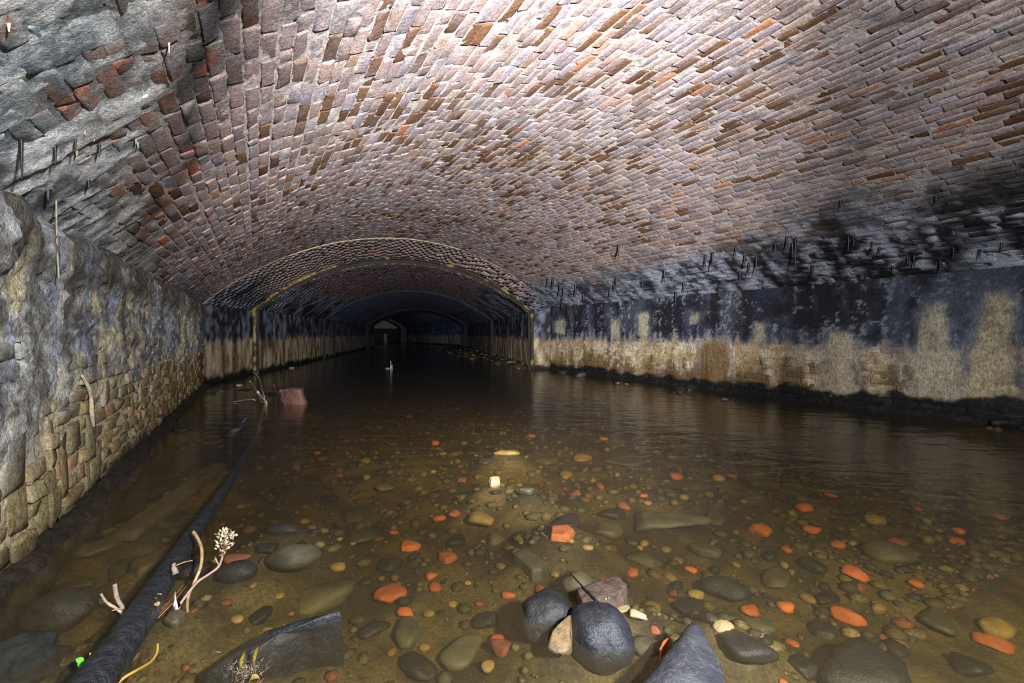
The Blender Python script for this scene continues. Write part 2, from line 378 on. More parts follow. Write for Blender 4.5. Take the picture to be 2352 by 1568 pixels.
def right_wall_col(t, z, base):
    P = P3(t, z * 0 + 3.7, z)
    w0_ = fbm(P * 9, 2, 4) - .5; w1_ = fbm(P * 11, 3, 4) - .5; wt = t + w0_ * .16; wz = z + w1_ * .14
    s1 = fbm(P3(t * 5.5, 0 * t, z * .7), 5, 4); s2 = fbm(P3(t * 14, 0 * t + 2, z * 2.2), 8, 3)
    n2 = fbm(P * 8, 12, 4); n3 = fbm(P * 32, 18, 3); n1 = fbm(P * 1.5, 22, 3)
    tan = mix(base, lin((126, 104, 68)), .35)
    lime = mix(lin((166, 146, 110)), lin((212, 200, 174)), sm(n2 * .6 + n3 * .4, .40, .60))
    lime = mix(lime, lin((150, 118, 72)), .55 * sm(s2, .46, .68))
    edge = .26 + .42 * sm(s1, .36, .62) * 0 + (s1 - .5) * 1.1
    m_l = sm(z, edge - .03, edge + .07) * sm(s2 + (z - .4) * .5, .28, .42)
    c = mix(tan, lime, np.clip(m_l, 0, 1) * .95)
    zb = .79 + (s2 - .5) * .34 + (n1 - .5) * .22
    m_b = sm(z, zb - .05, zb + .05)
    bl = mix(lin((26, 27, 34)), lin((66, 70, 82)), sm(s1 * .5 + n2 * .5, .44, .62))
    bl = mix(bl, lin((148, 152, 160)), .75 * sm(n3 * .45 + n2 * .25 + s2 * .3 + .06 * sm(z, 1.15, .8), .565, .64))
    bl = mix(bl, lin((58, 66, 92)), .5 * sm(n1, .5, .7))
    c = mix(c, bl, m_b)
    c = mix(c, lin((96, 104, 122)), .5 * np.exp(-((z - zb) / .07) ** 2))
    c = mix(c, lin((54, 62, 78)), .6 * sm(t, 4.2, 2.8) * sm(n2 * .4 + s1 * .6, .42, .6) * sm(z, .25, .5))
    for (tt, w0, w1, z0, z1, cc, k) in RW_FEAT:
        f = np.clip((z0 - z) / (z0 - z1), 0, 1); wd = (w0 + (w1 - w0) * f ** .8) * (1 + (s2 - .5) * .8)
        g = sm(np.abs(wt - tt), wd + .03, wd - .03) * sm(wz, z0 + .02, z0 - .03 - .1 * (z0 - z1)) * sm(wz, z1 - .03, z1 + .03) * (.45 + .55 * sm(n2 * .5 + n3 * .5, .34, .5))
        halo = sm(np.abs(wt - tt), wd + .13, wd) * sm(wz, z0 + .1, z0 - .1) * sm(z, z1 - .05, z1 + .05)
        c = mix(c, lin((104, 112, 124)), .6 * halo * k * (1 - g)); c = mix(c, cc * (.85 + .3 * n2)[..., None], g * k)
    zk = .14 + (s1 - .5) * .20 + .10 * sm(t, 4, 2) + .05 * sm(n1, .5, .65)
    c = mix(c, mix(lin((15, 15, 16)), lin((40, 38, 34)), sm(n3, .5, .7)), sm(z, zk + .025, zk - .025))
    # near end darkened: edge vignette painted into the wall colour
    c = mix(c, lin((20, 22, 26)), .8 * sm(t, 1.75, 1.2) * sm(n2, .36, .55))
    return c

def left_wall_col(t, z, base, n0):
    P = P3(t, z * 0 + 1.1, z)
    s1 = fbm(P3(t * 6.5, 0 * t, z * .9), 105, 4); s2 = fbm(P3(t * 17, 0 * t + 2, z * 2.5), 108, 3)
    n2 = fbm(P * 7, 112, 4); n3 = fbm(P * 30, 118, 3); n1 = fbm(P * 2.2, 122, 3)
    c = base
    fl = mix(lin((100, 99, 96)), lin((192, 192, 188)), sm(n2 * .4 + s2 * .35 + n3 * .25, .41, .60))
    fl = mix(fl, lin((136, 148, 172)), .75 * sm(s1 * .55 + s2 * .45, .49, .57))
    fl = mix(fl, lin((182, 168, 124)), .75 * sm(n1 * .4 + n2 * .3 + s2 * .3, .50, .58))
    fl = mix(fl, lin((54, 52, 48)), .8 * sm(fbm(P3(t * 4, z * 0, z * 3), 131, 4), .54, .64) * sm(n3, .3, .5))
    zf = .60 + (s1 - .5) * .55 + (n1 - .5) * .3 - .10 * sm(t, 3.0, 2.0)
    m = sm(z, zf - .08, zf + .10)
    cream = lin((176, 172, 158)); c = mix(c, cream * (.8 + .4 * n3)[..., None], .75 * np.exp(-((z - zf) / .09) ** 2) * sm(n2, .34, .5))
    c = mix(c, fl, m * .96)
    c = mix(c, lin((66, 60, 50)) * (.7 + .6 * n3)[..., None], sm(z, 1.10, 1.22) * sm(n1, .34, .52) * .85)
    c = mix(c, lin((120, 92, 52)), .4 * sm(t, 4.5, 7) * sm(z, .75, .45))
    zk = .10 + (s1 - .5) * .16
    c = mix(c, mix(lin((20, 19, 17)), lin((58, 48, 36)), sm(n3, .48, .66)), sm(z, zk + .05, zk - .06) * .85)
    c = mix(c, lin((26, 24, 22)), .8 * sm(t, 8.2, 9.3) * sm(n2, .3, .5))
    return c, m

# ------------------------------------------------------------------ near vault
S, Nf = loft(R0, RC)
LN = TC - T0
def tv(t): return (t - T0) / LN
# mortar and calcite surface
tt = np.concatenate([np.arange(T0, 0.3, .25), np.arange(0.3, 5.2, .03), np.arange(5.2, TC, .06), [TC]])
qq = np.linspace(-0.004, 1.004, 300)
Vg, Qg = np.meshgrid(tv(tt), qq, indexing='ij')
Pg = S(Qg, Vg); u_, t_, z_, aL, aR, n1, n2, n3, mL, mR = vault_masks(Pg, Qg)
fine = fbm(Pg * 34, 77, 3); strk = fbm(P3(t_ * 19, aL * 3.2, z_ * 0), 21, 4)
off = -.0015 + (fine - .5) * .020 + mL * (.004 + .045 * (strk - .42) + .02 * (n2 - .5)) + mR * .010 * (n2 - .35)
off = np.clip(off, -.009, .03)
base = np.broadcast_to(lin((174, 165, 158)), Pg.shape) * (.75 + .5 * n3)[..., None]
ceil_near = np_mesh('ceiling', Pg + Nf(Qg, Vg) * off[..., None], grid_faces(*Pg.shape[:2])[:, ::-1], vault_stain(Pg, Qg, base, False), True, M['mortar'])
tag(ceil_near, 'near pinkish brick barrel vault of the culvert with pale mortar', 'vault', kind='structure')
nc = int(round(R0.len / 0.0745))
rect = courses(nc, lambda q: TC + 0.4, 0.228, 0.010 / R0.len, 0.012, rng)
rect[:, 2:] = tv(-0.4 + rect[:, 2:] * (TC + 0.4))
V, Fs, Qv, Vv = build_blocks(S, Nf, rect, rng.normal(0.0035, .0022, len(rect)), .0028 / R0.len, .0035 / LN, rng, flip=True)
cb = pal(len(rect), rng)
br = fbm(V.mean(1) * 1.3, 91, 3)                 # brown bricks cluster towards the crown
brown = (rng.random(len(rect)) < .02 + .34 * sm(br, .46, .64) * sm(rect[:, 0], .12, .3)); cb[brown] = BR[rng.choice([7, 8, 7, 8, 8], brown.sum())] * rng.uniform(.7, 1.2, (brown.sum(), 1))
Cv = vault_stain(V, Qv, np.broadcast_to(cb[:, None], V.shape).copy(), True)
emit_blocks(V, Fs, Cv, 'brick', 'brickwork', ceil_near, M['brick'])

# ------------------------------------------------------------------ generic farther sections
def far_vault_col(P, q, ln, base, blue, ed0=1.15):
    aL = q * ln; aR = (1 - q) * ln; n1 = fbm(P * 1.1, 203, 3); n2 = fbm(P * 5, 209, 3); n3 = fbm(P * 16, 215, 2)
    c = mix(base, lin((120, 120, 130)), .25 * sm(n2, .4, .7))
    lime = mix(lin((52, 58, 70)), lin((122, 128, 142)), sm(n2 * .5 + n3 * .5, .4, .6))
    ed = ed0 + (n1 - .5) * 1.5
    m = np.maximum(sm(aL, ed + .35, ed - .35), sm(aR, ed + .35, ed - .35))
    c = mix(c, mix(lime, lin((20, 22, 28)), sm(fbm(P * 2.5, 221, 3), .5, .62)), m * .92)
    if blue: c = mix(c, lin((64, 80, 112)), .45)  # blue cast of the distant shade tinted into the vault colour
    return c
def far_wall_col(P, t, blue, dark=0.0):
    z = P[..., 2]
    s1 = fbm(P3(t * 5, t * 0, z * .7), 305, 4); s2 = fbm(P3(t * 7, t * 0 + 2, z * 3.0), 308, 4); n2 = fbm(P * 9, 312, 4)
    up = mix(lin((26, 28, 36)), lin((112, 118, 132)), sm(s2 * .5 + n2 * .5, .43, .62))
    lo = mix(lin((92, 74, 48)), lin((186, 172, 144)), sm(s2 * .55 + s1 * .45, .36, .6))
    zb = .76 + (s1 - .5) * .3; c = mix(lo, up, sm(z, zb - .06, zb + .08))
    c = mix(c, lin((108, 76, 36)), .7 * sm(s1, .60, .68) * sm(z, .9, .6))
    zk = .12 + (s1 - .5) * .22; c = mix(c, lin((17, 16, 15)), sm(z, zk + .03, zk - .03))
    if blue: c = mix(c, lin((50, 64, 92)), .35)  # same blue shade cast put into the wall colour
    return c
def far_section(Ra, Rb, label_v, label_l, label_r, wl, wr, blue=False, bricks=True, nv=None, brick_cols=None, ed0=1.15):
    S, Nf = loft(Ra, Rb); L0 = np.linalg.norm(Ra.arc(np.array(0.5)) - Rb.arc(np.array(0.5)))
    nr = nv or max(4, int(L0 / .12)); vv = np.linspace(0, 1, nr); qs = np.linspace(0, 1, 150)
    Vg, Qg = np.meshgrid(vv, qs, indexing='ij'); P = S(Qg, Vg)
    base = np.broadcast_to(lin((128, 118, 116)), P.shape)
    off = -.004 + .004 * (fbm(P * 20, 401, 2) - .5)
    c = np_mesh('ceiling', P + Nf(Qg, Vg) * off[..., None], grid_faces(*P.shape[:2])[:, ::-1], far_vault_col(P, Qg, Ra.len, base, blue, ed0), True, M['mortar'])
    tag(c, label_v, 'vault', kind='structure')
    if bricks:
        Lf = lambda q: max(.02, float(np.linalg.norm(S(np.array(q), np.array(0.)) - S(np.array(q), np.array(1.)))))
        n = int(round(Ra.len / .0745)); rc = courses(n, Lf, .228, .012 / Ra.len, .012, rng)
        V, Fs, Qv, Vv = build_blocks(S, Nf, rc, rng.normal(.001, .0015, len(rc)), .001 / Ra.len, .0008, rng, 2, 1, flip=True, depth=.02, chamfer=.001, rough=.0003)
        cb = pal(len(rc), rng)
        if brick_cols is not None: cb = cb * lin(brick_cols) / lin((150, 120, 115))
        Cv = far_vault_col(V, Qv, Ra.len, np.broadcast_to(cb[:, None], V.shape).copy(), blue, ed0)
        ff = (Fs[None] + (np.arange(len(rc)) * V.shape[1])[:, None, None]).reshape(-1, 4)
        o = np_mesh('brickwork', V.reshape(-1, 3), ff, Cv.reshape(-1, 3), False, M['brick'], c); o['kind'] = 'stuff'
    for side, nm, lb in ((0, wl, label_l), (1, wr, label_r)):
        if nm is None: continue
        a = Ra.w(np.array(Ra.uR if side else Ra.uL), np.array(0.)); b = Rb.w(np.array(Rb.uR if side else Rb.uL), np.array(0.))
        L = np.linalg.norm(b - a)
        if L < .05: continue
        za = (Ra.B if side else Ra.A)[1]; zb = (Rb.B if side else Rb.A)[1]
        nr = max(3, int(L / .05) + 1); nz = 44
        vv, zz = np.meshgrid(np.linspace(0, 1, nr), np.linspace(0, 1, nz), indexing='ij')
        top = (za * (1 - vv) + zb * vv) + .01
        z = -.5 + zz * (top + .5)
        P = a * (1 - vv)[..., None] + b * vv[..., None]; P[..., 2] = z
        d = (b - a) / L; nrm = np.array([-d[1], d[0], 0]) * (1 if side else -1)
        tl = vv * L + a[1]
        off = .02 * (fbm(P3(tl * 7, z * 0, z * 3.2), 415, 4) - .5) + .03 * (fbm(P * 7, 417, 4) - .5)
        off *= sm(vv * L, 0, .05) * sm((1 - vv) * L, 0, .05)
        off *= sm(zz, 1.0, .93)
        f = grid_faces(nr, nz); f = f if side == 0 else f[:, ::-1]
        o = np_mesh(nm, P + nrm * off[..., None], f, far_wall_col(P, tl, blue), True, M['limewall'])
        tag(o, lb, 'wall', kind='structure')
    return c
def step_face(Ra, Rb, name, label, colr):
    """the annular face where a narrower ring begins"""
    q = np.linspace(0, 1, 80); A = Ra.arc(q); B = Rb.arc(q)
    A = np.concatenate([Ra.w(np.array([Ra.uL]), np.array([-.5])), A, Ra.w(np.array([Ra.uR]), np.array([-.5]))])
    B = np.concatenate([Rb.w(np.array([Rb.uL]), np.array([-.5])), B, Rb.w(np.array([Rb.uR]), np.array([-.5]))])
    Pm = np.stack([A, A * .5 + B * .5, B], 1)
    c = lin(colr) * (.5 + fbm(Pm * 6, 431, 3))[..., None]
    o = np_mesh(name, Pm, grid_faces(len(A), 3), c, False, M['limewall']); tag(o, label, 'arch step', kind='structure'); return o

ceil_mid = far_section(RCm, RM, 'wedge of brick vault between the pale joint and the yellow crusted joint',
                       'short tan and black wall beside the yellow crusted joint', 'narrow dark wall strip closing the bend', 'wall_left_bend', 'wall_right_bend', brick_cols=(152, 122, 116), ed0=.75)
# repaint nothing: the wedge shares the far colouring
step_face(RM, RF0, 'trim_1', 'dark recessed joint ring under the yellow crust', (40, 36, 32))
far_section(RF0, RF1, 'purple brown brick vault just beyond the yellow crusted joint', 'grey streaked wall just beyond the yellow crusted joint',
            'grey streaked wall behind the rubble bank', 'wall_left_far', 'wall_right_far', brick_cols=(112, 84, 86))
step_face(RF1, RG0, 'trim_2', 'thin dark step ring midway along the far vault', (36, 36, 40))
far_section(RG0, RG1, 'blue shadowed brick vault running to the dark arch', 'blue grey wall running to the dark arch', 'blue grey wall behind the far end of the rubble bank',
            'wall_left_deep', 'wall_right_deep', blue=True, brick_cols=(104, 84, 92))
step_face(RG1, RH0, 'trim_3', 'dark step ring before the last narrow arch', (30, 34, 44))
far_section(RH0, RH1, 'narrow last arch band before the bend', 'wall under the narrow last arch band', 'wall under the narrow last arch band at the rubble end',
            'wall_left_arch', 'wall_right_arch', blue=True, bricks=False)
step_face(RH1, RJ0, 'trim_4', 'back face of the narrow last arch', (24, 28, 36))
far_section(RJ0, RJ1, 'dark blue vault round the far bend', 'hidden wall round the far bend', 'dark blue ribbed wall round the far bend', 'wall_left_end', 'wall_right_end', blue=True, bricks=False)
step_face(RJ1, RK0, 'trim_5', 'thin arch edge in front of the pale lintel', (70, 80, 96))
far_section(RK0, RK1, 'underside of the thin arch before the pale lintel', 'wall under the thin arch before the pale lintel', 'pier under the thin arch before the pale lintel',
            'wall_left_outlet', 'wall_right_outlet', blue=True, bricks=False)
# near-vault to wedge: ledge face on the left where the wall top steps back
RCn = RC
step_face(RC, RCm, 'trim_6', 'mortar seam where the vault changes direction', (120, 112, 104))

# ------------------------------------------------------------------ near right wall
def SR(q, v):
    t = T0 + v * LN; z = -.5 + q * 2.053
    return P3(UR * N1[0] + t * D1[0], UR * N1[1] + t * D1[1], z)
NR = np.array([-N1[0], -N1[1], 0.0])
def NRf(q, v): return np.broadcast_to(NR, np.shape(q) + (3,))
ts = np.concatenate([np.arange(T0, 0.6, .25), np.arange(0.6, TC, .022), [TC]]); zs = np.linspace(0, 1, 96)
Vg, Qg = np.meshgrid(tv(ts), zs, indexing='ij'); Pg = SR(Qg, Vg); T_ = T0 + Vg * LN; Z_ = Pg[..., 2]
s1 = fbm(P3(T_ * 5.5, 0 * T_, Z_ * .7), 5, 4); s2 = fbm(P3(T_ * 14, 0 * T_ + 2, Z_ * 2.2), 8, 3); nn = fbm(Pg * 18, 501, 3)
lm = sm(Z_, .26 + (s1 - .5) * 1.1 - .03, .26 + (s1 - .5) * 1.1 + .07) * sm(s2 + (Z_ - .4) * .5, .28, .42)
off = -.012 + .014 * (nn - .5) + .010 * np.clip(lm, 0, 1) + .008 * sm(Z_, .7, .95) + .012 * (s2 - .5) * sm(Z_, .1, .3)
for (t0f, w0, w1, z0, z1, cc, k) in RW_FEAT[:4]:
    f = np.clip((z0 - Z_) / (z0 - z1), 0, 1); wd = w0 + (w1 - w0) * f ** .8
    off += .035 * np.exp(-((T_ - t0f) / (wd + .03)) ** 2) * sm(Z_, z0 + .05, z0 - .2) * sm(Z_, z1 - .08, z1 + .05)
off += .07 * sm(Z_ + (s1 - .5) * .1, .10, .0)
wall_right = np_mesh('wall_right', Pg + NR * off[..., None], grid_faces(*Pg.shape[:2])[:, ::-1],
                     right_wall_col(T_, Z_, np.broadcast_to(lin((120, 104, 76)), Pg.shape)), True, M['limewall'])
tag(wall_right, 'brick side wall with cream lime runs below and black soot above', 'wall', kind='structure')
qa0, qa1 = (-.14 + .5) / 2.053, (1.50 + .5) / 2.053
rect = courses(22, lambda q: TC - .5, .235, .008 / 2.053, .010, rng, qa0, qa1); rect[:, 2:] = tv(.5 + rect[:, 2:] * (TC - .5))
V, Fs, Qv, Vv = build_blocks(SR, NRf, rect, rng.normal(.001, .003, len(rect)), .0016 / 2.053, .002 / LN, rng, flip=True)
cb = np.array([lin(c) for c in [(122, 100, 66), (110, 92, 62), (104, 84, 60), (128, 108, 78), (96, 74, 56), (116, 104, 72)]])[rng.integers(0, 6, len(rect))] * rng.uniform(.75, 1.15, (len(rect), 1))
Tv = T0 + Vv * LN
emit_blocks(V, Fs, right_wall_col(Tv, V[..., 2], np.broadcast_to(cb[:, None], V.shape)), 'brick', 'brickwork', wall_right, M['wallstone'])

# ------------------------------------------------------------------ near left wall
prof = np.array([(UL, -.5), (UL, 1.06), (UL + .004, 1.12), (UL + .028, 1.18), (UL + .045, 1.25), (UL + .04, 1.32), (UL + .015, 1.37), (UL - .04, 1.39), (UL - .14, 1.385)])
plen = np.concatenate([[0], np.cumsum(np.linalg.norm(np.diff(prof, axis=0), axis=1))]); PLT = plen[-1]
def left_uz(q):
    d = np.asarray(q) * PLT; return np.interp(d, plen, prof[:, 0]), np.interp(d, plen, prof[:, 1])
def SL(q, v):
    u, z = left_uz(q); t = T0 + v * LN; return P3(u * N1[0] + t * D1[0], u * N1[1] + t * D1[1], z)
def NLf(q, v):
    u0, z0 = left_uz(np.clip(np.asarray(q) - .01, 0, 1)); u1, z1 = left_uz(np.clip(np.asarray(q) + .01, 0, 1))
    du, dz = u1 - u0, z1 - z0; l = np.hypot(du, dz) + 1e-9; nu, nz = dz / l, -du / l
    return P3(nu * N1[0], nu * N1[1], nz) + 0 * np.asarray(v)[..., None]
ts = np.concatenate([np.arange(T0, 1.4, .25), np.arange(1.4, TC, .02), [TC]]); qs = np.linspace(0, 1, 130)
Vg, Qg = np.meshgrid(tv(ts), qs, indexing='ij'); Pg = SL(Qg, Vg); T_ = T0 + Vg * LN; Z_ = Pg[..., 2]
base = np.broadcast_to(lin((186, 176, 146)), Pg.shape)
colL, mF = left_wall_col(T_, Z_, base, None)
drap = fbm(P3(T_ * 9, 0 * T_, Z_ * 1.3), 601, 4); lump = fbm(P3(T_ * 5, Z_ * 0, Z_ * 5), 603, 5); nn = fbm(Pg * 24, 605, 4)
off = -.006 + .014 * (nn - .5) + mF * (.016 + .026 * (drap - .45) + .075 * (lump - .48) + .045 * (nn - .5))
off = np.where(Qg > .965, off * .3, off)
wall_left = np_mesh('wall_left', Pg + NLf(Qg, Vg) * off[..., None], grid_faces(*Pg.shape[:2]), colL, True, M['flowstone'])
tag(wall_left, 'grey blue flowstone covered wall with tan stone courses at its foot', 'wall', kind='structure')
# stone courses with upright jumper stones
rects = []; ch = .083; z0 = -.12; jump = []
for k in range(26):
    jump.append((rng.integers(0, 8), rng.uniform(1.5, 9.2), rng.uniform(.10, .19), rng.integers(2, 4)))
jump.append((5, 2.28, .2, 3)); jump.append((2, 2.62, .16, 3))
for i in range(12):
    za, zb = z0 + i * ch, z0 + (i + 1) * ch; pos = 1.2 + rng.random() * .1; w = rng.normal(0, .006)
    while pos < TC:
        L = rng.uniform(.13, .26) * (1.15 if i < 2 else 1)
        j = next((j for j in jump if j[0] <= i < j[0] + j[3] and pos < j[1] + j[2] and pos + L > j[1]), None)
        if j is not None:
            if j[1] - pos > .06: rects.append((za + w, zb + w, pos, j[1]))
            pos = j[1] + j[2]; continue
        rects.append((za + w, zb + w, pos, min(pos + L, TC))); pos += L
for (i, t, w, n) in jump: rects.append((z0 + i * ch, z0 + (i + n) * ch, t, min(t + w, TC)))
rect = np.array(rects); g = .007
zq = lambda z: (z + .5) / PLT
rect = np.stack([zq(rect[:, 0] + g), zq(rect[:, 1] - g), tv(rect[:, 2] + g), tv(rect[:, 3] - g)], 1)
V, Fs, Qv, Vv = build_blocks(SL, NLf, rect, rng.normal(.006, .007, len(rect)), .0035 / PLT, .004 / LN, rng, flip=False, chamfer=.007, depth=.04, rough=.0025)
cb = np.array([lin(c) for c in [(140, 126, 86), (150, 136, 94), (126, 114, 80), (144, 124, 84), (152, 130, 92), (132, 122, 92), (148, 118, 88), (118, 108, 82)]])[rng.integers(0, 8, len(rect))] * rng.uniform(.75, 1.2, (len(rect), 1))
low = rect[:, 1] < zq(.12); cb[low] = np.array([lin(c) for c in [(140, 104, 72), (112, 84, 66), (92, 84, 84), (120, 100, 84)]])[rng.integers(0, 4, low.sum())] * rng.uniform(.7, 1.1, (low.sum(), 1))
cL, mB = left_wall_col(T0 + Vv * LN, V[..., 2], np.broadcast_to(cb[:, None], V.shape), None)
emit_blocks(V, Fs, cL, 'stone_block', 'stonework', wall_left, M['wallstone'])
# rough footing along the waterline
ts = np.arange(1.2, TC, .03); an = np.linspace(0, math.pi, 12)
Tg, Ag = np.meshgrid(ts, an, indexing='ij')
rr = .055 + .07 * fbm(P3(Tg * 5, Ag * .8, Tg * 0), 611, 3) + .03 * (fbm(P3(Tg * 22, Ag * 2, Tg * 0), 612, 3) - .5)
u = UL - .02 + rr * np.sin(Ag) * 1.15; z = -.045 + rr * 1.1 * np.cos(Ag)
Pp = P3(u * N1[0] + Tg * D1[0], u * N1[1] + Tg * D1[1], z)
np_mesh('footing', Pp, grid_faces(len(ts), len(an))[:, ::-1], lin((44, 38, 28)) * (.2 + 1.5 * fbm(Pp * 22, 615, 3))[..., None], True, M['wallstone'], wall_left)

# ------------------------------------------------------------------ end chamber behind the last arch
def box_bm(name, c, s, rz, mat, parent=None, bev=.01):
    bm = bmesh.new(); bmesh.ops.create_cube(bm, size=1)
    for v in bm.verts: v.co = Vector((v.co.x * s[0], v.co.y * s[1], v.co.z * s[2]))
    if bev: bmesh.ops.bevel(bm, geom=bm.edges[:], offset=bev, segments=2, affect='EDGES')
    me = bpy.data.meshes.new(name); bm.to_mesh(me); bm.free(); me.materials.append(mat)
    o = bpy.data.objects.new(name, me); o.location = c; o.rotation_euler = (0, 0, rz); return link(o, parent)
rz3 = math.radians(25.7)
def r3(u, r, z):
    p = B3 - 6.2 * N3 + u * N3 + r * D3; return (p[0], p[1], z)
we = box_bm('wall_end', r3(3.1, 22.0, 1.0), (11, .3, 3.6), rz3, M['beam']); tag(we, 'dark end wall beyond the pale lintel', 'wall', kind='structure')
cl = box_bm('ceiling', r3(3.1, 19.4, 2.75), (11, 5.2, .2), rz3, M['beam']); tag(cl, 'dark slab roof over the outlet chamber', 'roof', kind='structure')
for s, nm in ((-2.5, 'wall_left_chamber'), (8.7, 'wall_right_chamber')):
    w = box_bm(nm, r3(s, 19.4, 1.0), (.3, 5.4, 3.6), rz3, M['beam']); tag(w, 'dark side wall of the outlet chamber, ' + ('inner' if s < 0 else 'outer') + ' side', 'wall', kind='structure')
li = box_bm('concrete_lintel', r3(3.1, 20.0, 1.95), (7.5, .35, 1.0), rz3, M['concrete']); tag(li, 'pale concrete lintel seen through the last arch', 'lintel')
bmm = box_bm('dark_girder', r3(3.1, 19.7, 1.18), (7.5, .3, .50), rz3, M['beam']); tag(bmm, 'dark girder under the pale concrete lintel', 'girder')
for i, uu in enumerate((2.3, 3.6, 4.9)):
    o = box_bm('outlet_post', r3(uu, 19.9, .18), (.3, .3, 1.48), rz3, M['concrete']); tag(o, 'dim concrete post under the dark girder', 'post', 'posts under the girder')
# ------------------------------------------------------------------ stream bed, bank and water
SP = [(R0, 0), (RC, 1), (RM, 2), (RG0, 3), (RH1, 4), (RJ1, 5), (ring3(21.8, 0.0, 2.6), 6)]
def plan_rows(step_near, step_far, margin):
    rows = []
    for (a, _), (b, _) in zip(SP[:-1], SP[1:]):
        al, ar = a.w(np.array(a.uL - margin), np.array(0.)), a.w(np.array(a.uR + margin), np.array(0.))
        bl, brr = b.w(np.array(b.uL - margin), np.array(0.)), b.w(np.array(b.uR + margin), np.array(0.))
        if a is R0:
            tt = np.concatenate([np.arange(T0, 0, .3), np.arange(0, TC, step_near)]); f = (tt - T0) / LN
        else:
            n = max(2, int(np.linalg.norm((bl + brr - al - ar) / 2) / step_far)); f = np.linspace(0, 1, n, endpoint=False)
        for k in f: rows.append((al + (bl - al) * k, ar + (brr - ar) * k))
    rows.append((bl, brr)); return np.array(rows)
def bank_h(P):
    q = P[..., :2] - L1; r = q @ D2; wd = NW - q @ N2          # distance from the right wall
    width = .55 + .34 * np.clip(r, 0, 9); k = sm(wd, width, width * .25) * sm(r, -1.4, .6) * sm(r, 21, 17)
    return k
# gravel heaps that carry the stones standing near or above the surface: (pixel x, pixel y, stone height, heap height, radius)
HEAPS = [(1560, 1520, .05, -.11, .13), (1376, 1462, 0, -.085, .07), (1272, 1418, 0, -.085, .08), (1290, 1456, 0, -.05, .02), (1328, 1340, -.05, -.085, .05), (1385, 1358, 0, -.045, .05), (1445, 1404, 0, -.012, .045), (1368, 1388, 0, -.012, .02),
         (1662, 1440, -.02, -.023, .035), (1520, 1482, 0, -.03, .02), (1292, 1216, 0, -.034, .06), (1290, 1205, -.03, -.042, .05), (1218, 1285, -.07, -.115, .07), (1136, 1105, 0, -.026, .035), (1214, 1127, 0, -.026, .035), (1165, 1040, -.04, -.054, .10),
         (652, 1216, -.02, -.036, .07), (140, 1400, -.09, -.135, .09), (12, 1530, -.02, -.07, .09), (208, 1545, -.03, -.06, .05), (545, 1312, -.035, -.06, .06), (445, 1308, -.03, -.055, .05), (548, 1283, -.03, -.045, .035), (640, 1470, -.02, -.14, .16), (560, 1545, -.02, -.10, .08),
         (674, 916, .06, -.10, .14), (364, 988, 0, -.024, .08), (416, 987, 0, -.024, .08), (402, 1395, 0, -.03, .03), (285, 1412, 0, -.06, .04)]
HEAPS += [(x, y, 0, -.018, .10) for x, y in ((478, 905), (505, 898), (530, 892), (548, 885), (562, 896), (620, 905), (640, 893), (668, 845))]
HEAPS += [(x, y, .02, -.03, .14) for x, y in ((1590, 893), (1560, 897), (2090, 930), (2130, 940), (2250, 962), (2310, 975), (1330, 862), (1290, 855))]
HEAPS += [(x, y, 0, -.008, .05) for x, y in ((1665, 917), (1420, 880), (1440, 882))]
BOARD = [(262 + 228 * f, 1218 - 150 * f) for f in (.08, .25, .42, .6, .78, .96)]; PLANK = [(325, 1294), (385, 1262), (448, 1230)]
HEAPS += [(x + 18, y, -.07, -.095, .06) for x, y in BOARD] + [(x, y, -.10, -.13, .05) for x, y in PLANK]
HEAPS = [(on_z(x, y, z)[:2], h, r) for x, y, z, h, r in HEAPS]
def bed_z(P):
    zb = plain_bed_z(P)
    for c, h, r in HEAPS:
        d = np.hypot(P[..., 0] - c[0], P[..., 1] - c[1]); zb = np.maximum(zb, h - .55 * np.maximum(d - r, 0))
    return zb
def plain_bed_z(P):
    u, t, z = near_uv(P); P0 = P * np.array([1, 1, 0])
    zb = -.19 + .10 * (fbm(P0 * 1.1, 701, 3) - .5) + .05 * (fbm(P0 * 5, 703, 3) - .5)
    zb = zb - .07 * sm(u, .6, -.5) - .10 * sm(u, 2.6, 5.5) - .06 * sm(t, 4.0, 7.5)
    k = bank_h(P); zb = zb * (1 - k) + k * (.07 + .16 * (fbm(P0 * 2.2, 707, 3) - .35))
    return zb
rows = plan_rows(.045, .22, .06); f = np.linspace(0, 1, 150)
P = rows[:, 0][:, None] * (1 - f)[None, :, None] + rows[:, 1][:, None] * f[None, :, None]
P[..., 2] = bed_z(P); c0 = mix(lin((66, 59, 40)), lin((102, 89, 57)), sm(fbm(P * 7, 711, 3), .4, .62))
floor = np_mesh('floor', P, grid_faces(*P.shape[:2]), c0, True, M['gravel']); tag(floor, 'silty brown stream bed under the water', 'stream bed', kind='structure')
P = None
rows = plan_rows(.06, .3, .01); f = np.linspace(0, 1, 120)
P = rows[:, 0][:, None] * (1 - f)[None, :, None] + rows[:, 1][:, None] * f[None, :, None]
P[..., 2] = .004 * (fbm(P * np.array([2.2, 1.3, 0]), 721, 3) - .5)
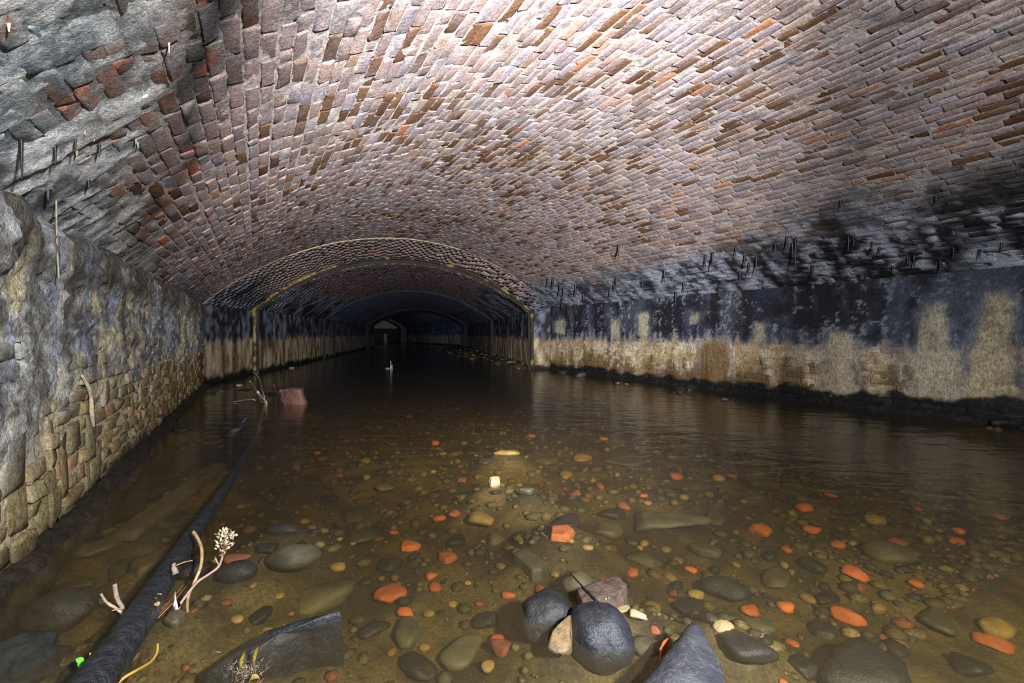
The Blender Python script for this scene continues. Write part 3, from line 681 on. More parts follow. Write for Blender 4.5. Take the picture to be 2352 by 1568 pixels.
def water_mat():
    m, nt, b = nodes('brown_stream_water'); L = nt.links.new; nt.nodes.remove(b)
    out = nt.nodes['Material Output']
    mp = N(nt, 'ShaderNodeMapping'); g = N(nt, 'ShaderNodeNewGeometry'); L(g.outputs['Position'], mp.inputs['Vector'])
    mp.inputs['Rotation'].default_value = (0, 0, math.radians(-12)); mp.inputs['Scale'].default_value = (2.2, 5.0, 1)
    n1 = N(nt, 'ShaderNodeTexNoise', Scale=1.3, Detail=3.0, Roughness=0.5, Distortion=0.4); L(mp.outputs[0], n1.inputs['Vector'])
    bp = N(nt, 'ShaderNodeBump'); bp.inputs['Strength'].default_value = 0.9; bp.inputs['Distance'].default_value = 0.012; L(n1.outputs['Fac'], bp.inputs['Height'])
    tr = N(nt, 'ShaderNodeBsdfTransparent'); tr.inputs[0].default_value = (1.0, 0.99, 0.96, 1)
    gl = N(nt, 'ShaderNodeBsdfGlossy'); gl.inputs['Roughness'].default_value = 0.14; L(bp.outputs[0], gl.inputs['Normal'])
    lw_ = N(nt, 'ShaderNodeLayerWeight'); lw_.inputs['Blend'].default_value = 0.5; L(bp.outputs[0], lw_.inputs['Normal'])
    pw = N(nt, 'ShaderNodeMath', operation='POWER'); L(lw_.outputs['Facing'], pw.inputs[0]); pw.inputs[1].default_value = 5.0
    fr = N(nt, 'ShaderNodeMath', operation='MULTIPLY_ADD'); L(pw.outputs[0], fr.inputs[0]); fr.inputs[1].default_value = 0.9; fr.inputs[2].default_value = 0.02
    mx = N(nt, 'ShaderNodeMixShader'); L(fr.outputs[0], mx.inputs[0])
    df = N(nt, 'ShaderNodeBsdfDiffuse'); df.inputs[0].default_value = (*lin((104, 94, 70)), 1)      # suspended silt
    mm = N(nt, 'ShaderNodeMixShader'); mm.inputs[0].default_value = 0.14; L(tr.outputs[0], mm.inputs[1]); L(df.outputs[0], mm.inputs[2]); L(mm.outputs[0], mx.inputs[1]); L(gl.outputs[0], mx.inputs[2])
    L(mx.outputs[0], out.inputs['Surface'])
    va = N(nt, 'ShaderNodeVolumeAbsorption'); va.inputs['Color'].default_value = (0.67, 0.575, 0.18, 1); va.inputs['Density'].default_value = 2.4
    L(va.outputs[0], out.inputs['Volume'])
    return m
nr_, nc_ = P.shape[:2]; fw_ = grid_faces(nr_, nc_); Pb = P.copy(); Pb[..., 2] = np.minimum(bed_z(P), -.02) - .06; ii = np.arange(nr_ * nc_).reshape(nr_, nc_); nb_ = nr_ * nc_
rim = np.concatenate([ii[0, :], ii[1:, -1], ii[-1, -2::-1], ii[-2:0:-1, 0]]); rn = np.roll(rim, -1)
water = np_mesh('stream_water', np.concatenate([P.reshape(-1, 3), Pb.reshape(-1, 3)]), np.concatenate([fw_, fw_[:, ::-1] + nb_, np.stack([rim, rim + nb_, rn + nb_, rn], -1)]), None, False, water_mat()); tag(water, 'shallow brown tinted stream water filling the culvert floor', 'water', kind='stuff')

# ------------------------------------------------------------------ stones
ICO = {}
def ico(sub):
    if sub not in ICO:
        bm = bmesh.new(); bmesh.ops.create_icosphere(bm, subdivisions=sub, radius=1)
        ICO[sub] = (np.array([v.co for v in bm.verts]), np.array([[v.index for v in f.verts] for f in bm.faces])); bm.free()
    return ICO[sub]
def rock_shape(sub, kind, r, rough=.16):
    D, Fc = ico(sub)
    if kind == 'angular':
        k = 9; nn = r.normal(size=(k, 3)); nn /= np.linalg.norm(nn, axis=1, keepdims=True); nn = np.concatenate([nn, [[0, 0, 1], [0, 0, -1]]])
        dd = r.uniform(.55, .9, len(nn)); dt = D @ nn.T
        rad = np.min(np.where(dt > .05, dd / np.maximum(dt, .05), 9), 1); rad = np.minimum(rad, 1.25)
        rad = rad * (1 + (fbm(D * 3 + r.uniform(0, 90), 5, 3) - .5) * rough)
    else:
        rad = 1 + (fbm(D * 1.1 + r.uniform(0, 90), 5, 2) - .5) * .55 + (fbm(D * 4 + r.uniform(0, 90), 6, 3) - .5) * rough
        rad = rad * .92
    return D * rad[:, None], Fc
def rotm(rz, rx=0.0, ry=0.0):
    from mathutils import Euler
    return np.array(Euler((rx, ry, rz)).to_matrix())
rr_ = np.random.default_rng(21)
PLACED = []                                      # footprint of every stone: x, y, radius
def nudge(p, r, k=.92):
    """slide a bed stone just clear of the stones already lying there"""
    p = np.array(p, float)
    for _ in range(12):
        hit = False
        for (x, y, q) in PLACED:
            dx, dy = p[0] - x, p[1] - y; d = math.hypot(dx, dy); need = k * (r + q)
            if d < need:
                dx, dy = (dx / d, dy / d) if d > 1e-4 else (1.0, 0.0); p[0] = x + dx * need * 1.01; p[1] = y + dy * need * 1.01; hit = True
        if not hit: break
    return p
def rock(name, loc, size, mat, label, cat='stone', kind='round', group=None, rz=None, rx=0.0, ry=0.0, sub=3, rough=.16, r=None):
    r = r or rr_
    V, Fc = rock_shape(sub, kind, r, rough); V = V * np.asarray(size) * .5
    V = V @ rotm(r.uniform(0, 6.28) if rz is None else rz, rx, ry).T
    PLACED.append((float(loc[0]), float(loc[1]), float(np.hypot(V[:, 0], V[:, 1]).max())))
    o = np_mesh(name, V, Fc, None, kind == 'round', M[mat]); o.location = [float(a) for a in loc]
    return tag(o, label, cat, group)
def pxm(y, z=0.0):           # metres per pixel for something at this image row on height z
    p = on_z(W / 2, y, z); return p[1] / F
def slab(name, outline, zt, depth, dome, mat, label, cat='stone', jag=.006, group=None, ztilt=None, res=56):
    pts = np.array([on_z(x, y, zt if ztilt is None else zz)[:3] for (x, y), zz in zip(outline, ztilt if ztilt is not None else [zt] * len(outline))])
    seg = np.linalg.norm(np.roll(pts, -1, 0) - pts, axis=1); cum = np.concatenate([[0], np.cumsum(seg)]); tt = np.linspace(0, cum[-1], res, endpoint=False)
    cl = np.concatenate([pts, pts[:1]]); ring = np.stack([np.interp(tt, cum, cl[:, k]) for k in range(3)], 1)
    cen = ring.mean(0); rd = ring - cen; nn = fbm(ring * 35 + 3, 801, 3) - .5
    ring = ring + rd / (np.linalg.norm(rd[:, :2], axis=1, keepdims=True) + 1e-6) * (nn * jag * 4)[:, None] * np.array([1, 1, 0])
    layers = []
    for s, dz in ((1.06, -depth), (1.03, -depth * .5), (1.0, -.006), (.965, 0.0), (.8, dome * .45), (.55, dome * .8), (.28, dome)):
        Lr = cen + (ring - cen) * np.array([s, s, 1 if s > .96 else s]); Lr = Lr + np.array([0, 0, dz]);
        if s < .9: Lr[:, 2] += (fbm(Lr * 24, 803, 3) - .5) * .012
        layers.append(Lr)
    layers.append(np.repeat((cen + np.array([0, 0, dome]))[None], res, 0))
    ev, ax = np.linalg.eigh(np.cov(rd[:, :2].T)); hw = 1.25 * math.sqrt(ev[0]); hl = 1.25 * math.sqrt(ev[1])
    for k in np.linspace(-1, 1, max(1, int(round(hl / hw)))) if hl > 1.4 * hw else [0.0]:
        PLACED.append((float(cen[0] + ax[0, 1] * k * (hl - hw)), float(cen[1] + ax[1, 1] * k * (hl - hw)), float(hw)))
    A = np.stack(layers, 0); n = len(layers); idx = np.arange(n * res).reshape(n, res); nx = np.roll(idx, -1, 1)
    Fq = np.stack([idx[:-1], nx[:-1], nx[1:], idx[1:]], -1).reshape(-1, 4)
    V = A.reshape(-1, 3); a = pts[1] - pts[0]; area = np.sum(pts[:, 0] * np.roll(pts[:, 1], -1) - np.roll(pts[:, 0], -1) * pts[:, 1])
    if area < 0: Fq = Fq[:, ::-1]
    o = np_mesh(name, V, Fq, None, False, M[mat], loc=cen); return tag(o, label, cat, group)
def tube(name, pts, rad, mat, parent=None, n=8, lump=0.0, seed=0, sub=6, caps=True):
    pts = np.asarray(pts, float); rad = np.asarray(rad, float); m = len(pts)
    tt = np.linspace(0, m - 1, (m - 1) * sub + 1)
    def cr(a):
        i = np.clip(np.floor(tt).astype(int), 0, m - 2); f = (tt - i)[:, None]; g = lambda k: a[np.clip(k, 0, m - 1)]
        p0, p1, p2, p3 = g(i - 1), g(i), g(i + 1), g(i + 2)
        return .5 * ((2 * p1) + (-p0 + p2) * f + (2 * p0 - 5 * p1 + 4 * p2 - p3) * f ** 2 + (-p0 + 3 * p1 - 3 * p2 + p3) * f ** 3)
    C = cr(pts); Rr = np.interp(tt, np.arange(m), rad); T = np.gradient(C, axis=0); T /= np.linalg.norm(T, axis=1, keepdims=True) + 1e-9
    ref = np.array([0, 0, 1.0]); A = np.cross(T, ref); bad = np.linalg.norm(A, axis=1) < .15; A[bad] = np.cross(T[bad], [1.0, 0, 0]); A /= np.linalg.norm(A, axis=1, keepdims=True); B = np.cross(T, A)
    an = np.linspace(0, 2 * math.pi, n, endpoint=False); V = C[:, None] + (np.cos(an)[None, :, None] * A[:, None] + np.sin(an)[None, :, None] * B[:, None]) * Rr[:, None, None]
    if lump: 
        k = 1 + (fbm(V * (1.2 / max(rad.max(), .004)), 811 + seed, 3) - .5) * lump; V = C[:, None] + (V - C[:, None]) * k[..., None]
    nr = len(C); idx = np.arange(nr * n).reshape(nr, n); nx = np.roll(idx, -1, 1)
    fc = [np.stack([idx[:-1], nx[:-1], nx[1:], idx[1:]], -1).reshape(-1, 4)]
    V = np.concatenate([V.reshape(-1, 3), C[:1], C[-1:]]); a, b = nr * n, nr * n + 1
    fc.append(np.stack([np.roll(idx[0], -1), idx[0], np.full(n, a)], -1)); fc.append(np.stack([idx[-1], np.roll(idx[-1], -1), np.full(n, b)], -1))
    return np_mesh(name, V, fc, None, True, M[mat], parent)
def Z(x, y, z): return on_z(x, y, z)
def empty(name, loc):
    o = bpy.data.objects.new(name, None); o.location = [float(a) for a in loc]; o.empty_display_size = .05; return link(o)
def adopt(child, parent):
    child.parent = parent; child.matrix_parent_inverse = parent.matrix_world.inverted() if False else __import__('mathutils').Matrix.Translation(-Vector(parent.location)); return child
def on_bed(x, y, sink=0.0):
    p = on_z(x, y, -.18)
    for _ in range(5): p = on_z(x, y, float(bed_z(p[None])[0]) + sink)
    return p

def under(x, y, z=0.0):
    p = on_z(x, y, z); p[2] = float(bed_z(p[None])[0]) - .01; return p
# named stones of the near stream ------------------------------------------------------
slab('pointed_slate', [(1590, 1424), (1612, 1440), (1632, 1478), (1652, 1512), (1664, 1560), (1670, 1640), (1440, 1640), (1470, 1570), (1506, 1528), (1536, 1488), (1566, 1452)], .05, .20, .02, 'slate',
     'large pointed blue grey slate with pale veins rising out of the shallows', ztilt=[.085, .08, .07, .065, .06, .05, .05, .055, .06, .065, .08])
slab('sunken_slate', [(783, 1403), (780, 1436), (700, 1452), (620, 1490), (520, 1540), (470, 1540), (540, 1490), (610, 1450), (690, 1422)], .01, .14, .012, 'slate_dark',
     'long dark slate with a ridge just breaking the water', ztilt=[.03, -.015, -.022, -.028, -.032, -.032, -.025, -.005, .015])
p = Z(1378, 1464, -.015); rock('round_cobble', p, (.205, .205, .19), 'slate_dark', 'big round dark cobble with pale scratches in the stone cluster', rz=.4, sub=4, rough=.06)
p = Z(1262, 1420, -.03); rock('smooth_boulder', p, (.215, .165, .17), 'dark', 'smooth dark oval stone beside the round cobble', rz=.15, sub=4, rough=.05)
p = Z(1292, 1458, .005); rock('crusted_stone', p, (.08, .115, .075), 'tanrock', 'tan rimmed flat stone leaning between the cobble and the oval stone', rz=-.5, rx=.35, sub=4, kind='angular')
slab('worn_brick', [(1326, 1350), (1410, 1321), (1424, 1324), (1440, 1342), (1436, 1354), (1352, 1386), (1338, 1380)], .055, .09, .004, 'wornbrick', 'worn half brick with a grooved side on top of the stone cluster', jag=.003)
p = Z(1328, 1340, -.055); rock('flat_grey_stone', p, (.14, .12, .09), 'olive', 'flat grey stone behind the worn half brick', sub=3)
p = Z(1462, 1412, .005); rock('cream_shard', p, (.062, .035, .03), 'cream', 'curved cream shard lying beside the round cobble', rz=-.4, sub=3, kind='angular')
p = Z(1428, 1398, .0); rock('cream_flake', p, (.05, .03, .02), 'cream', 'small cream flake below the worn half brick', rz=.3, kind='angular')
p = Z(1363, 1386, -.005); rock('cream_chip', p, (.04, .03, .02), 'cream', 'cream chip wedged under the worn half brick', rz=.5, kind='angular')
# shell: a curved half-dome
bm = bmesh.new(); bmesh.ops.create_uvsphere(bm, u_segments=20, v_segments=10, radius=1)
bmesh.ops.delete(bm, geom=[v for v in bm.verts if v.co.z < -.05], context='VERTS')
for v in bm.verts: k = 1 + .05 * math.sin(9 * math.atan2(v.co.y, v.co.x)); v.co = Vector((v.co.x * .034 * k, v.co.y * .024 * k, v.co.z * .016))
me = bpy.data.meshes.new('mussel_shell'); bm.to_mesh(me); bm.free(); me.materials.append(M['cream']); o = link(bpy.data.objects.new('mussel_shell', me)); o.location = Z(1662, 1440, -.02); o.rotation_euler = (.25, 0, .1)
tag(o, 'pale curved shell lying beside the pointed slate', 'shell')
p = on_bed(1664, 1352, .03); rock('dark_block', p, (.17, .12, .10), 'dark', 'dark square block under water beyond the pointed slate', kind='angular', rz=-.5)
p = on_bed(1590, 1400, .02); rock('dark_shard', p, (.13, .10, .06), 'dark', 'dark shard under water between the worn brick and the shell', kind='angular', rz=.3)
p = on_bed(1700, 1480, .02); rock('dark_flagstone', p, (.16, .12, .06), 'dark', 'dark flat stone under water beside the shell', kind='angular', rz=-.7)
p = on_bed(1995, 1545, .04); rock('sunken_boulder', p, (.30, .17, .18), 'dark', 'large dark boulder under water in the orange brown shallows', kind='angular', rz=.1, rough=.1)
p = Z(1215, 1285, -.05); o = slab('concrete_fragment', [(1180, 1268), (1206, 1256), (1258, 1292), (1244, 1306), (1222, 1308)], -.07, .05, .004, 'olive', 'grey rectangular concrete fragment under water', jag=.003)
p = Z(1292, 1217, -.01); slab('roof_tile_piece', [(1268, 1206), (1304, 1203), (1319, 1216), (1307, 1230), (1266, 1226)], -.004, .03, .002, 'orange', 'bright orange five sided tile piece just under the surface', jag=.001)
p = Z(1290, 1205, -.03); rock('dark_flake', p, (.12, .06, .03), 'dark', 'dark flake behind the bright orange tile piece', kind='angular', rz=.1)
p = Z(1136, 1105, 0.0); rock('cream_cone_stone', p, (.10, .07, .08), 'cream', 'small cream stone breaking the surface in midstream', kind='angular', rz=.3)
p = Z(1214, 1127, -.01); rock('grey_wedge_stone', p, (.10, .06, .05), 'olive', 'grey wedge stone beside the small cream stone', kind='angular', rz=.2)
p = Z(1165, 1040, -.04); rock('flat_ochre_stone', p, (.24, .09, .05), 'ochre', 'flat pale ochre stone lying crosswise in midstream', rz=.05)
p = on_bed(1105, 1190, .05); rock('rough_ochre_stone', p, (.12, .12, .09), 'ochre', 'rough upright ochre stone in midstream', kind='angular')
p = on_bed(680, 1277, .03); rock('olive_boulder', p, (.22, .15, .10), 'olive', 'rounded olive boulder under water near the dry flower stem', rz=.1)
p = on_bed(745, 1365, .03); rock('olive_flagstone', p, (.34, .18, .09), 'olive', 'long olive flagstone under water behind the dark slate', kind='angular', rz=.5)
p = on_bed(1530, 1195, .03); rock('broad_flagstone', p, (.46, .22, .10), 'olive', 'broad grey green flagstone under water in midstream', kind='angular', rz=.0)
p = on_bed(2045, 1270, .03); rock('olive_cobble', p, (.24, .18, .10), 'olive', 'blurred olive cobble under water towards the sooty wall', rz=-.3)
p = Z(652, 1216, -.02); rock('wet_black_stone', p, (.17, .07, .05), 'dark', 'thin black stone touching the surface near the olive boulder', rz=.1)
p = Z(140, 1400, -.09); rock('brown_boulder', p, (.26, .19, .14), 'dark', 'rounded brown black boulder under water by the two grey twigs', rz=.3, rough=.08)
p = Z(12, 1530, -.02); rock('mossy_boulder', p, (.24, .22, .16), 'mossy', 'rough mossy black boulder at the wall foot by the green sprout', rz=.8, rough=.9, sub=4)
p = Z(208, 1545, -.03); rock('black_lump', p, (.10, .16, .10), 'dark', 'black stone under the green sprout', kind='angular', rough=.3)
p = Z(545, 1312, -.035); rock('glossy_black_stone', p, (.17, .12, .08), 'dark', 'glossy black stone under the dry flower stem', rz=.2, rough=.08)
p = Z(445, 1308, -.03); rock('wet_log_stone', p, (.15, .10, .07), 'dark', 'wet black stone beside the blackened pole', rz=.3)
p = Z(548, 1283, -.03); rock('red_brick_lump', p, (.09, .05, .045), 'red', 'reddish brick lump behind the glossy black stone', kind='angular', rz=.1)
p = Z(674, 916, .06); rock('red_boulder', p, (.32, .30, .50), 'redrock', 'angular red brown rock standing alone out of the dark water', cat='rock', kind='angular', rz=.35, sub=4, rough=.3, r=np.random.default_rng(12))
for k, (x, y, w, h) in enumerate([(364, 988, .18, .07), (416, 987, .17, .07)]):
    p = Z(x, y, .0); rock('footing_stone', p, (w, .13, h), 'dark', 'dark flat stone at the foot of the flowstone wall', group='flat stones at the wall foot', kind='angular', rz=.2)
for k, (x, y, w, m_) in enumerate([(478, 905, .22, 'dark'), (505, 898, .16, 'olive'), (530, 892, .2, 'dark'), (548, 885, .14, 'cream'), (562, 896, .2, 'dark'), (620, 905, .3, 'dark'), (640, 893, .2, 'dark'), (668, 845, .2, 'cream')]):
    p = Z(x, y, .0); rock('rubble_stone', p, (w, w * .6, .06), m_, {'dark': 'blackish', 'olive': 'greenish', 'cream': 'pale cream'}[m_] + (' broad' if w >= .2 else ' small') + ' rubble stone lying along the foot of the bend wall', group='rubble at the bend wall foot', kind='angular', sub=2)

LM = [('the pointed slate', Z(1560, 1500, 0)), ('the round cobble', Z(1376, 1462, 0)), ('the long dark slate', Z(680, 1450, 0)), ('the bright orange tile piece', Z(1292, 1217, 0)), ('the small cream stone', Z(1136, 1105, 0)),
      ('the broad flagstone', Z(1530, 1195, 0)), ('the olive boulder', Z(680, 1277, 0)), ('the blackened pole', Z(375, 1330, 0)), ('the flat ochre stone', Z(1165, 1040, 0)), ('the large sunken boulder', Z(1995, 1545, 0)), ('the blurred olive cobble', Z(2045, 1270, 0)), ('the rough upright ochre stone', Z(1105, 1190, 0))]
def landmark(p): return min(LM, key=lambda a: np.hypot(a[1][0] - p[0], a[1][1] - p[1]))[0]
# loose stones on the bed: orange, ochre, olive and dark groups -------------------------
spots = {
 'orange': [(940, 1258, 46), (990, 1325, 36), (890, 1376, 72), (1025, 1285, 46), (1140, 1475, 42), (1955, 1425, 62), (1750, 1225, 58), (1865, 1222, 44), (1850, 1168, 44), (1550, 1097, 36), (1680, 1094, 20), (1586, 1312, 28), (1810, 1397, 42), (1700, 1388, 40),
            (1965, 1322, 52), (2205, 1222, 32), (2195, 1247, 40), (2105, 1345, 40), (1925, 1255, 42), (1740, 1525, 32), (1820, 1480, 30), (1010, 1195, 34), (905, 1226, 28), (1480, 1140, 22), (1000, 1350, 30), (1170, 1370, 34), (1455, 1318, 34), (1805, 1265, 26), (1220, 1003, 22), (2110, 1172, 26), (1910, 1142, 28), (1640, 1010, 24), (940, 958, 18), (1000, 1020, 26), (2300, 1190, 30), (2280, 1480, 60), (730, 1042, 18), (1385, 1010, 18), (930, 1412, 44), (1210, 1420, 24)],
 'red': [(1430, 1165, 36), (1030, 1190, 42), (1060, 1105, 30), (1375, 1118, 32), (1390, 1330, 30), (520, 1390, 30), (1150, 1492, 70), (1240, 1345, 36), (1505, 1450, 30), (1705, 1545, 40), (870, 1240, 20), (1100, 1390, 26), (2060, 1250, 40), (1560, 1395, 26), (1940, 1060, 30), (860, 1042, 22), (780, 1095, 22), (610, 1010, 20)],
 'ochre': [(1300, 1095, 46), (775, 1307, 42), (985, 1412, 28), (650, 1363, 26), (995, 1085, 18), (1650, 1103, 34), (1855, 1378, 34), (1340, 1055, 60), (1205, 1395, 22), (1225, 1428, 30), (1540, 1330, 34), (1600, 1370, 40), (570, 1340, 22), (700, 1200, 26), (840, 1062, 30), (1065, 1020, 22), (1480, 1250, 26), (1530, 1265, 28), (1350, 1260, 26), (1310, 1260, 24), (1570, 1145, 26), (1470, 1260, 20), (545, 1425, 34), (650, 1440, 18), (615, 1450, 26), (880, 1350, 20), (1110, 1245, 16), (1500, 1175, 24), (1275, 1330, 24), (2010, 1200, 60), (2290, 1450, 80), (1120, 1535, 40), (975, 1490, 30), (1800, 1300, 30), (690, 1400, 18), (1075, 1340, 18), (1690, 1300, 24), (600, 1550, 32), (700, 1165, 16), (780, 1240, 18), (810, 1250, 14), (1040, 1390, 26), (900, 1500, 30)],
 'olive': [(860, 1240, 60), (1130, 1245, 50), (1480, 1290, 70), (1390, 1220, 90), (1640, 1190, 80), (1250, 1060, 60), (1430, 1060, 80), (820, 1190, 60), (1780, 1340, 90), (940, 1460, 80), (1060, 1500, 100), (300, 1290, 90), (270, 1230, 80), (220, 1330, 80), (400, 1470, 70), (880, 1120, 60), (1600, 1255, 60), (1350, 1390, 60), (1480, 1500, 70), (1740, 1450, 70), (2150, 1430, 90), (1820, 1120, 60)],
 'dark': [(900, 1300, 60), (1050, 1250, 50), (1120, 1430, 60), (1310, 1215, 70), (1430, 1215, 60), (1430, 1345, 40), (1240, 1400, 50), (1860, 1300, 70), (1770, 1280, 36), (840, 1340, 30), (980, 1520, 80), (860, 1450, 60), (1000, 1140, 40), (1150, 1060, 50), (1080, 1040, 40), (720, 1110, 46), (760, 1150, 40), (640, 1130, 40), (960, 1010, 50), (1600, 1060, 40), (1500, 1010, 50), (1560, 1540, 60), (1880, 1450, 60), (1840, 1540, 70), (1900, 1380, 50), (2220, 1540, 90), (620, 1250, 50), (680, 1320, 50), (600, 1395, 60)],
}
lab = {'orange': ('orange_brick_fragment', 'orange brick fragment lying on the stream bed', 'brick fragment', 'orange fragments on the bed', 'angular'),
       'red': ('red_brick_fragment', 'dull red brick fragment lying on the stream bed', 'brick fragment', 'dull red fragments on the bed', 'angular'),
       'ochre': ('ochre_pebble', 'yellowish ochre pebble lying on the stream bed', 'pebble', 'ochre pebbles on the bed', 'round'),
       'olive': ('olive_stone', 'flat olive grey stone under the brown water', 'stone', 'olive stones on the bed', 'angular'),
       'dark': ('dark_stone', 'blackish stone under the brown water', 'stone', 'dark stones on the bed', 'angular')}
PLACED += [(*on_z(x + 18, y, -.07)[:2], .07) for x, y in BOARD] + [(*on_z(x, y, -.1)[:2], .08) for x, y in PLANK]      # room for the sunken boards
for k, lst in spots.items():
    nm, lb, ct, gp, kd = lab[k]
    for (x, y, w) in lst:
        p = on_bed(x, y); s = w * p[1] / F; hgt = min(s * .5, .06)
        sx, sy = s * rr_.uniform(.95, 1.15), s * rr_.uniform(.7, 1.0); p = nudge(p, .45 * max(sx, sy)); p[2] = float(bed_z(p[None])[0]) + hgt * .25
        rock(nm, p, (sx, sy, hgt), k, lb + ' near ' + landmark(p), ct, kd, gp, sub=2 if w < 45 else 3)
# uncountable gravel: one object, denser close to the camera
def scatter(n, t0, t1, u0, u1, smin, smax, pw, cols, probs, name, label, seed, zfun=bed_z, sink=.15):
    r = np.random.default_rng(seed)
    f = r.random(n) ** pw; t = t0 + (t1 - t0) * f; u = u0 + (u1 - u0) * r.random(n)
    P = np.stack([u * N1[0] + t * D1[0], u * N1[1] + t * D1[1], 0 * u], 1); P[:, 2] = zfun(P)
    s = smin + (smax - smin) * r.random(n) ** 2.5
    keep = np.ones(n, bool)
    for (x, y, q) in PLACED: keep &= np.hypot(P[:, 0] - x, P[:, 1] - y) > q * .9 + s * .4
    P, s = P[keep], s[keep]; n = len(s)
    D, Fc = ico(1); shapes = [rock_shape(1, 'round', r, .3)[0] for _ in range(12)]
    sh = np.stack(shapes)[r.integers(0, 12, n)]
    a = r.uniform(0, 6.28, n); sh = sh * (s[:, None, None] * .5) * np.stack([r.uniform(.8, 1.3, n), r.uniform(.7, 1.1, n), r.uniform(.35, .7, n)], 1)[:, None]
    x = sh[..., 0] * np.cos(a)[:, None] - sh[..., 1] * np.sin(a)[:, None]; y = sh[..., 0] * np.sin(a)[:, None] + sh[..., 1] * np.cos(a)[:, None]
    V = np.stack([x, y, sh[..., 2]], -1) + P[:, None] + np.stack([0 * s, 0 * s, s * sink], 1)[:, None]
    cc = np.array([lin(c) for c in cols])[r.choice(len(cols), n, p=np.array(probs) / sum(probs))] * r.uniform(.7, 1.25, (n, 1))
    C = np.repeat(cc[:, None], V.shape[1], 1); ff = (Fc[None] + (np.arange(n) * V.shape[1])[:, None, None]).reshape(-1, 3)
    o = np_mesh(name, V.reshape(-1, 3), ff, C.reshape(-1, 3), True, M['gravel']); return tag(o, label, 'gravel', kind='stuff')
GC = [(92, 82, 54), (80, 76, 54), (64, 60, 46), (104, 90, 56), (124, 102, 60), (128, 74, 46), (130, 116, 76), (40, 39, 35), (98, 64, 46)]
GP = [.25, .22, .17, .13, .05, .025, .025, .11, .02]
scatter(10500, .7, 7.5, -.7, 6.2, .016, .090, 1.65, GC, GP, 'bed_gravel', 'mixed brown gravel covering the stream bed', 31)

# rubble bank beyond the joint ---------------------------------------------------------
p = Z(1178, 834, .05); rock('pale_bank_stone', p, (.34, .2, .16), 'tanrock', 'largest pale tan stone on the edge of the rubble bank', kind='angular', rz=.2)
rb = np.random.default_rng(77); cnt = 0
while cnt < 150:
    r = rb.uniform(-.8, 15) ; wd = rb.uniform(.05, .55 + .34 * min(max(r, 0), 9)); p = L1 + r * D2 + (NW - wd) * N2; P = np.array([[p[0], p[1], 0]])
    if bank_h(P)[0] < .25: continue
    s = rb.uniform(.08, .22) * (1 + r * .05); z = float(bed_z(P)[0]) + s * .12
    if any(math.hypot(p[0] - x, p[1] - y) < .88 * (.45 * s + q) for x, y, q in PLACED): continue
    m_ = rb.choice(['dark', 'olive', 'dark', 'slate', 'redrock', 'dark', 'dark'])
    rock('bank_stone', (p[0], p[1], z), (s, s * rb.uniform(.6, .9), s * rb.uniform(.35, .6)), m_, {'dark': 'blackish', 'olive': 'grey green', 'slate': 'blue grey', 'redrock': 'reddish', 'ochre': 'pale ochre'}[str(m_)] + (' large' if s > .19 else ' small') + ' stone in the rubble bank ' + ('just beyond the arch joint' if r < 3 else 'well beyond the arch joint' if r < 9 else 'deep in the vault'), 'stone', 'angular', 'stones of the rubble bank', sub=1, r=rb); cnt += 1
# stones scattered along the foot of the sooty wall
for k, (x, y, w, m_) in enumerate([(1590, 893, .3, 'dark'), (1560, 897, .25, 'dark'), (1665, 917, .10, 'red'), (1420, 880, .12, 'red'), (1440, 882, .10, 'red'), (2090, 930, .36, 'dark'), (2130, 940, .25, 'dark'), (2250, 962, .3, 'dark'), (2310, 975, .28, 'dark'), (1330, 862, .3, 'dark'), (1290, 855, .25, 'dark')]):
    p = Z(x, y, .02)
    if m_ == 'red': rock('brick_chip', p, (w, w * .7, w * .5), 'wornbrick', 'reddish brick chip caught at the foot of the sooty wall', 'brick fragment', 'angular', 'brick chips at the sooty wall', sub=2)
    else: rock('black_rubble', p, (w, w * .6, w * .55), m_, 'black mossy rubble stone at the foot of the sooty wall', 'stone', 'angular', 'black rubble at the sooty wall', sub=3, rough=.4)

# ------------------------------------------------------------------ wood and plants
pole = empty('blackened_pole', Z(330, 1420, .0))
lp = [Z(150, 1660, .075), Z(232, 1545, .07), Z(300, 1450, .062), Z(375, 1330, .05), Z(440, 1232, .035), Z(505, 1138, .012), Z(548, 1075, -.02), Z(578, 1020, -.06), Z(600, 985, -.11), under(612, 968, -.15)]
adopt(tube('pole_shaft', lp, [.050, .047, .044, .039, .034, .029, .026, .022, .02, .018], 'log', None, 18, .22, 3, 10), pole)
adopt(tube('cut_stub', [Z(404, 1318, .075), Z(398, 1300, .10), Z(401, 1294, .11)], [.010, .007, .004], 'twig', None, 8, .3), pole)
adopt(tube('side_sprig', [Z(405, 1298, .09), Z(425, 1290, .10), Z(442, 1287, .105)], [.003, .002, .0015], 'cane', None, 6), pole)
mr = np.random.default_rng(4); ms = []
for k in range(26):
    V, Fc = rock_shape(1, 'round', mr, .5); c = Z(348 + mr.normal(0, 9), 1378 + mr.normal(0, 12), .085); ms.append((V * mr.uniform(.004, .010) + c, Fc))
Vm = np.concatenate([a for a, _ in ms]); Fm = np.concatenate([b + 42 * i for i, (_, b) in enumerate(ms)])
o = np_mesh('moss_patch', Vm, Fm, None, True, M['moss']); o['kind'] = 'stuff'; adopt(o, pole)
tag(pole, 'long blackened wooden pole slanting down into the water', 'pole')
o = tube('bent_cane', [under(430, 1376), Z(432, 1372, .0), Z(446, 1338, .03), Z(461, 1300, .065), Z(463, 1262, .09), Z(455, 1238, .105), Z(444, 1221, .115)], [.0045, .0045, .005, .0052, .0055, .006, .0065], 'cane', None, 8, .15, 2); tag(o, 'bent tan cane leaning over the blackened pole', 'stick')
fs = empty('dry_flower_stem', Z(412, 1392, 0))
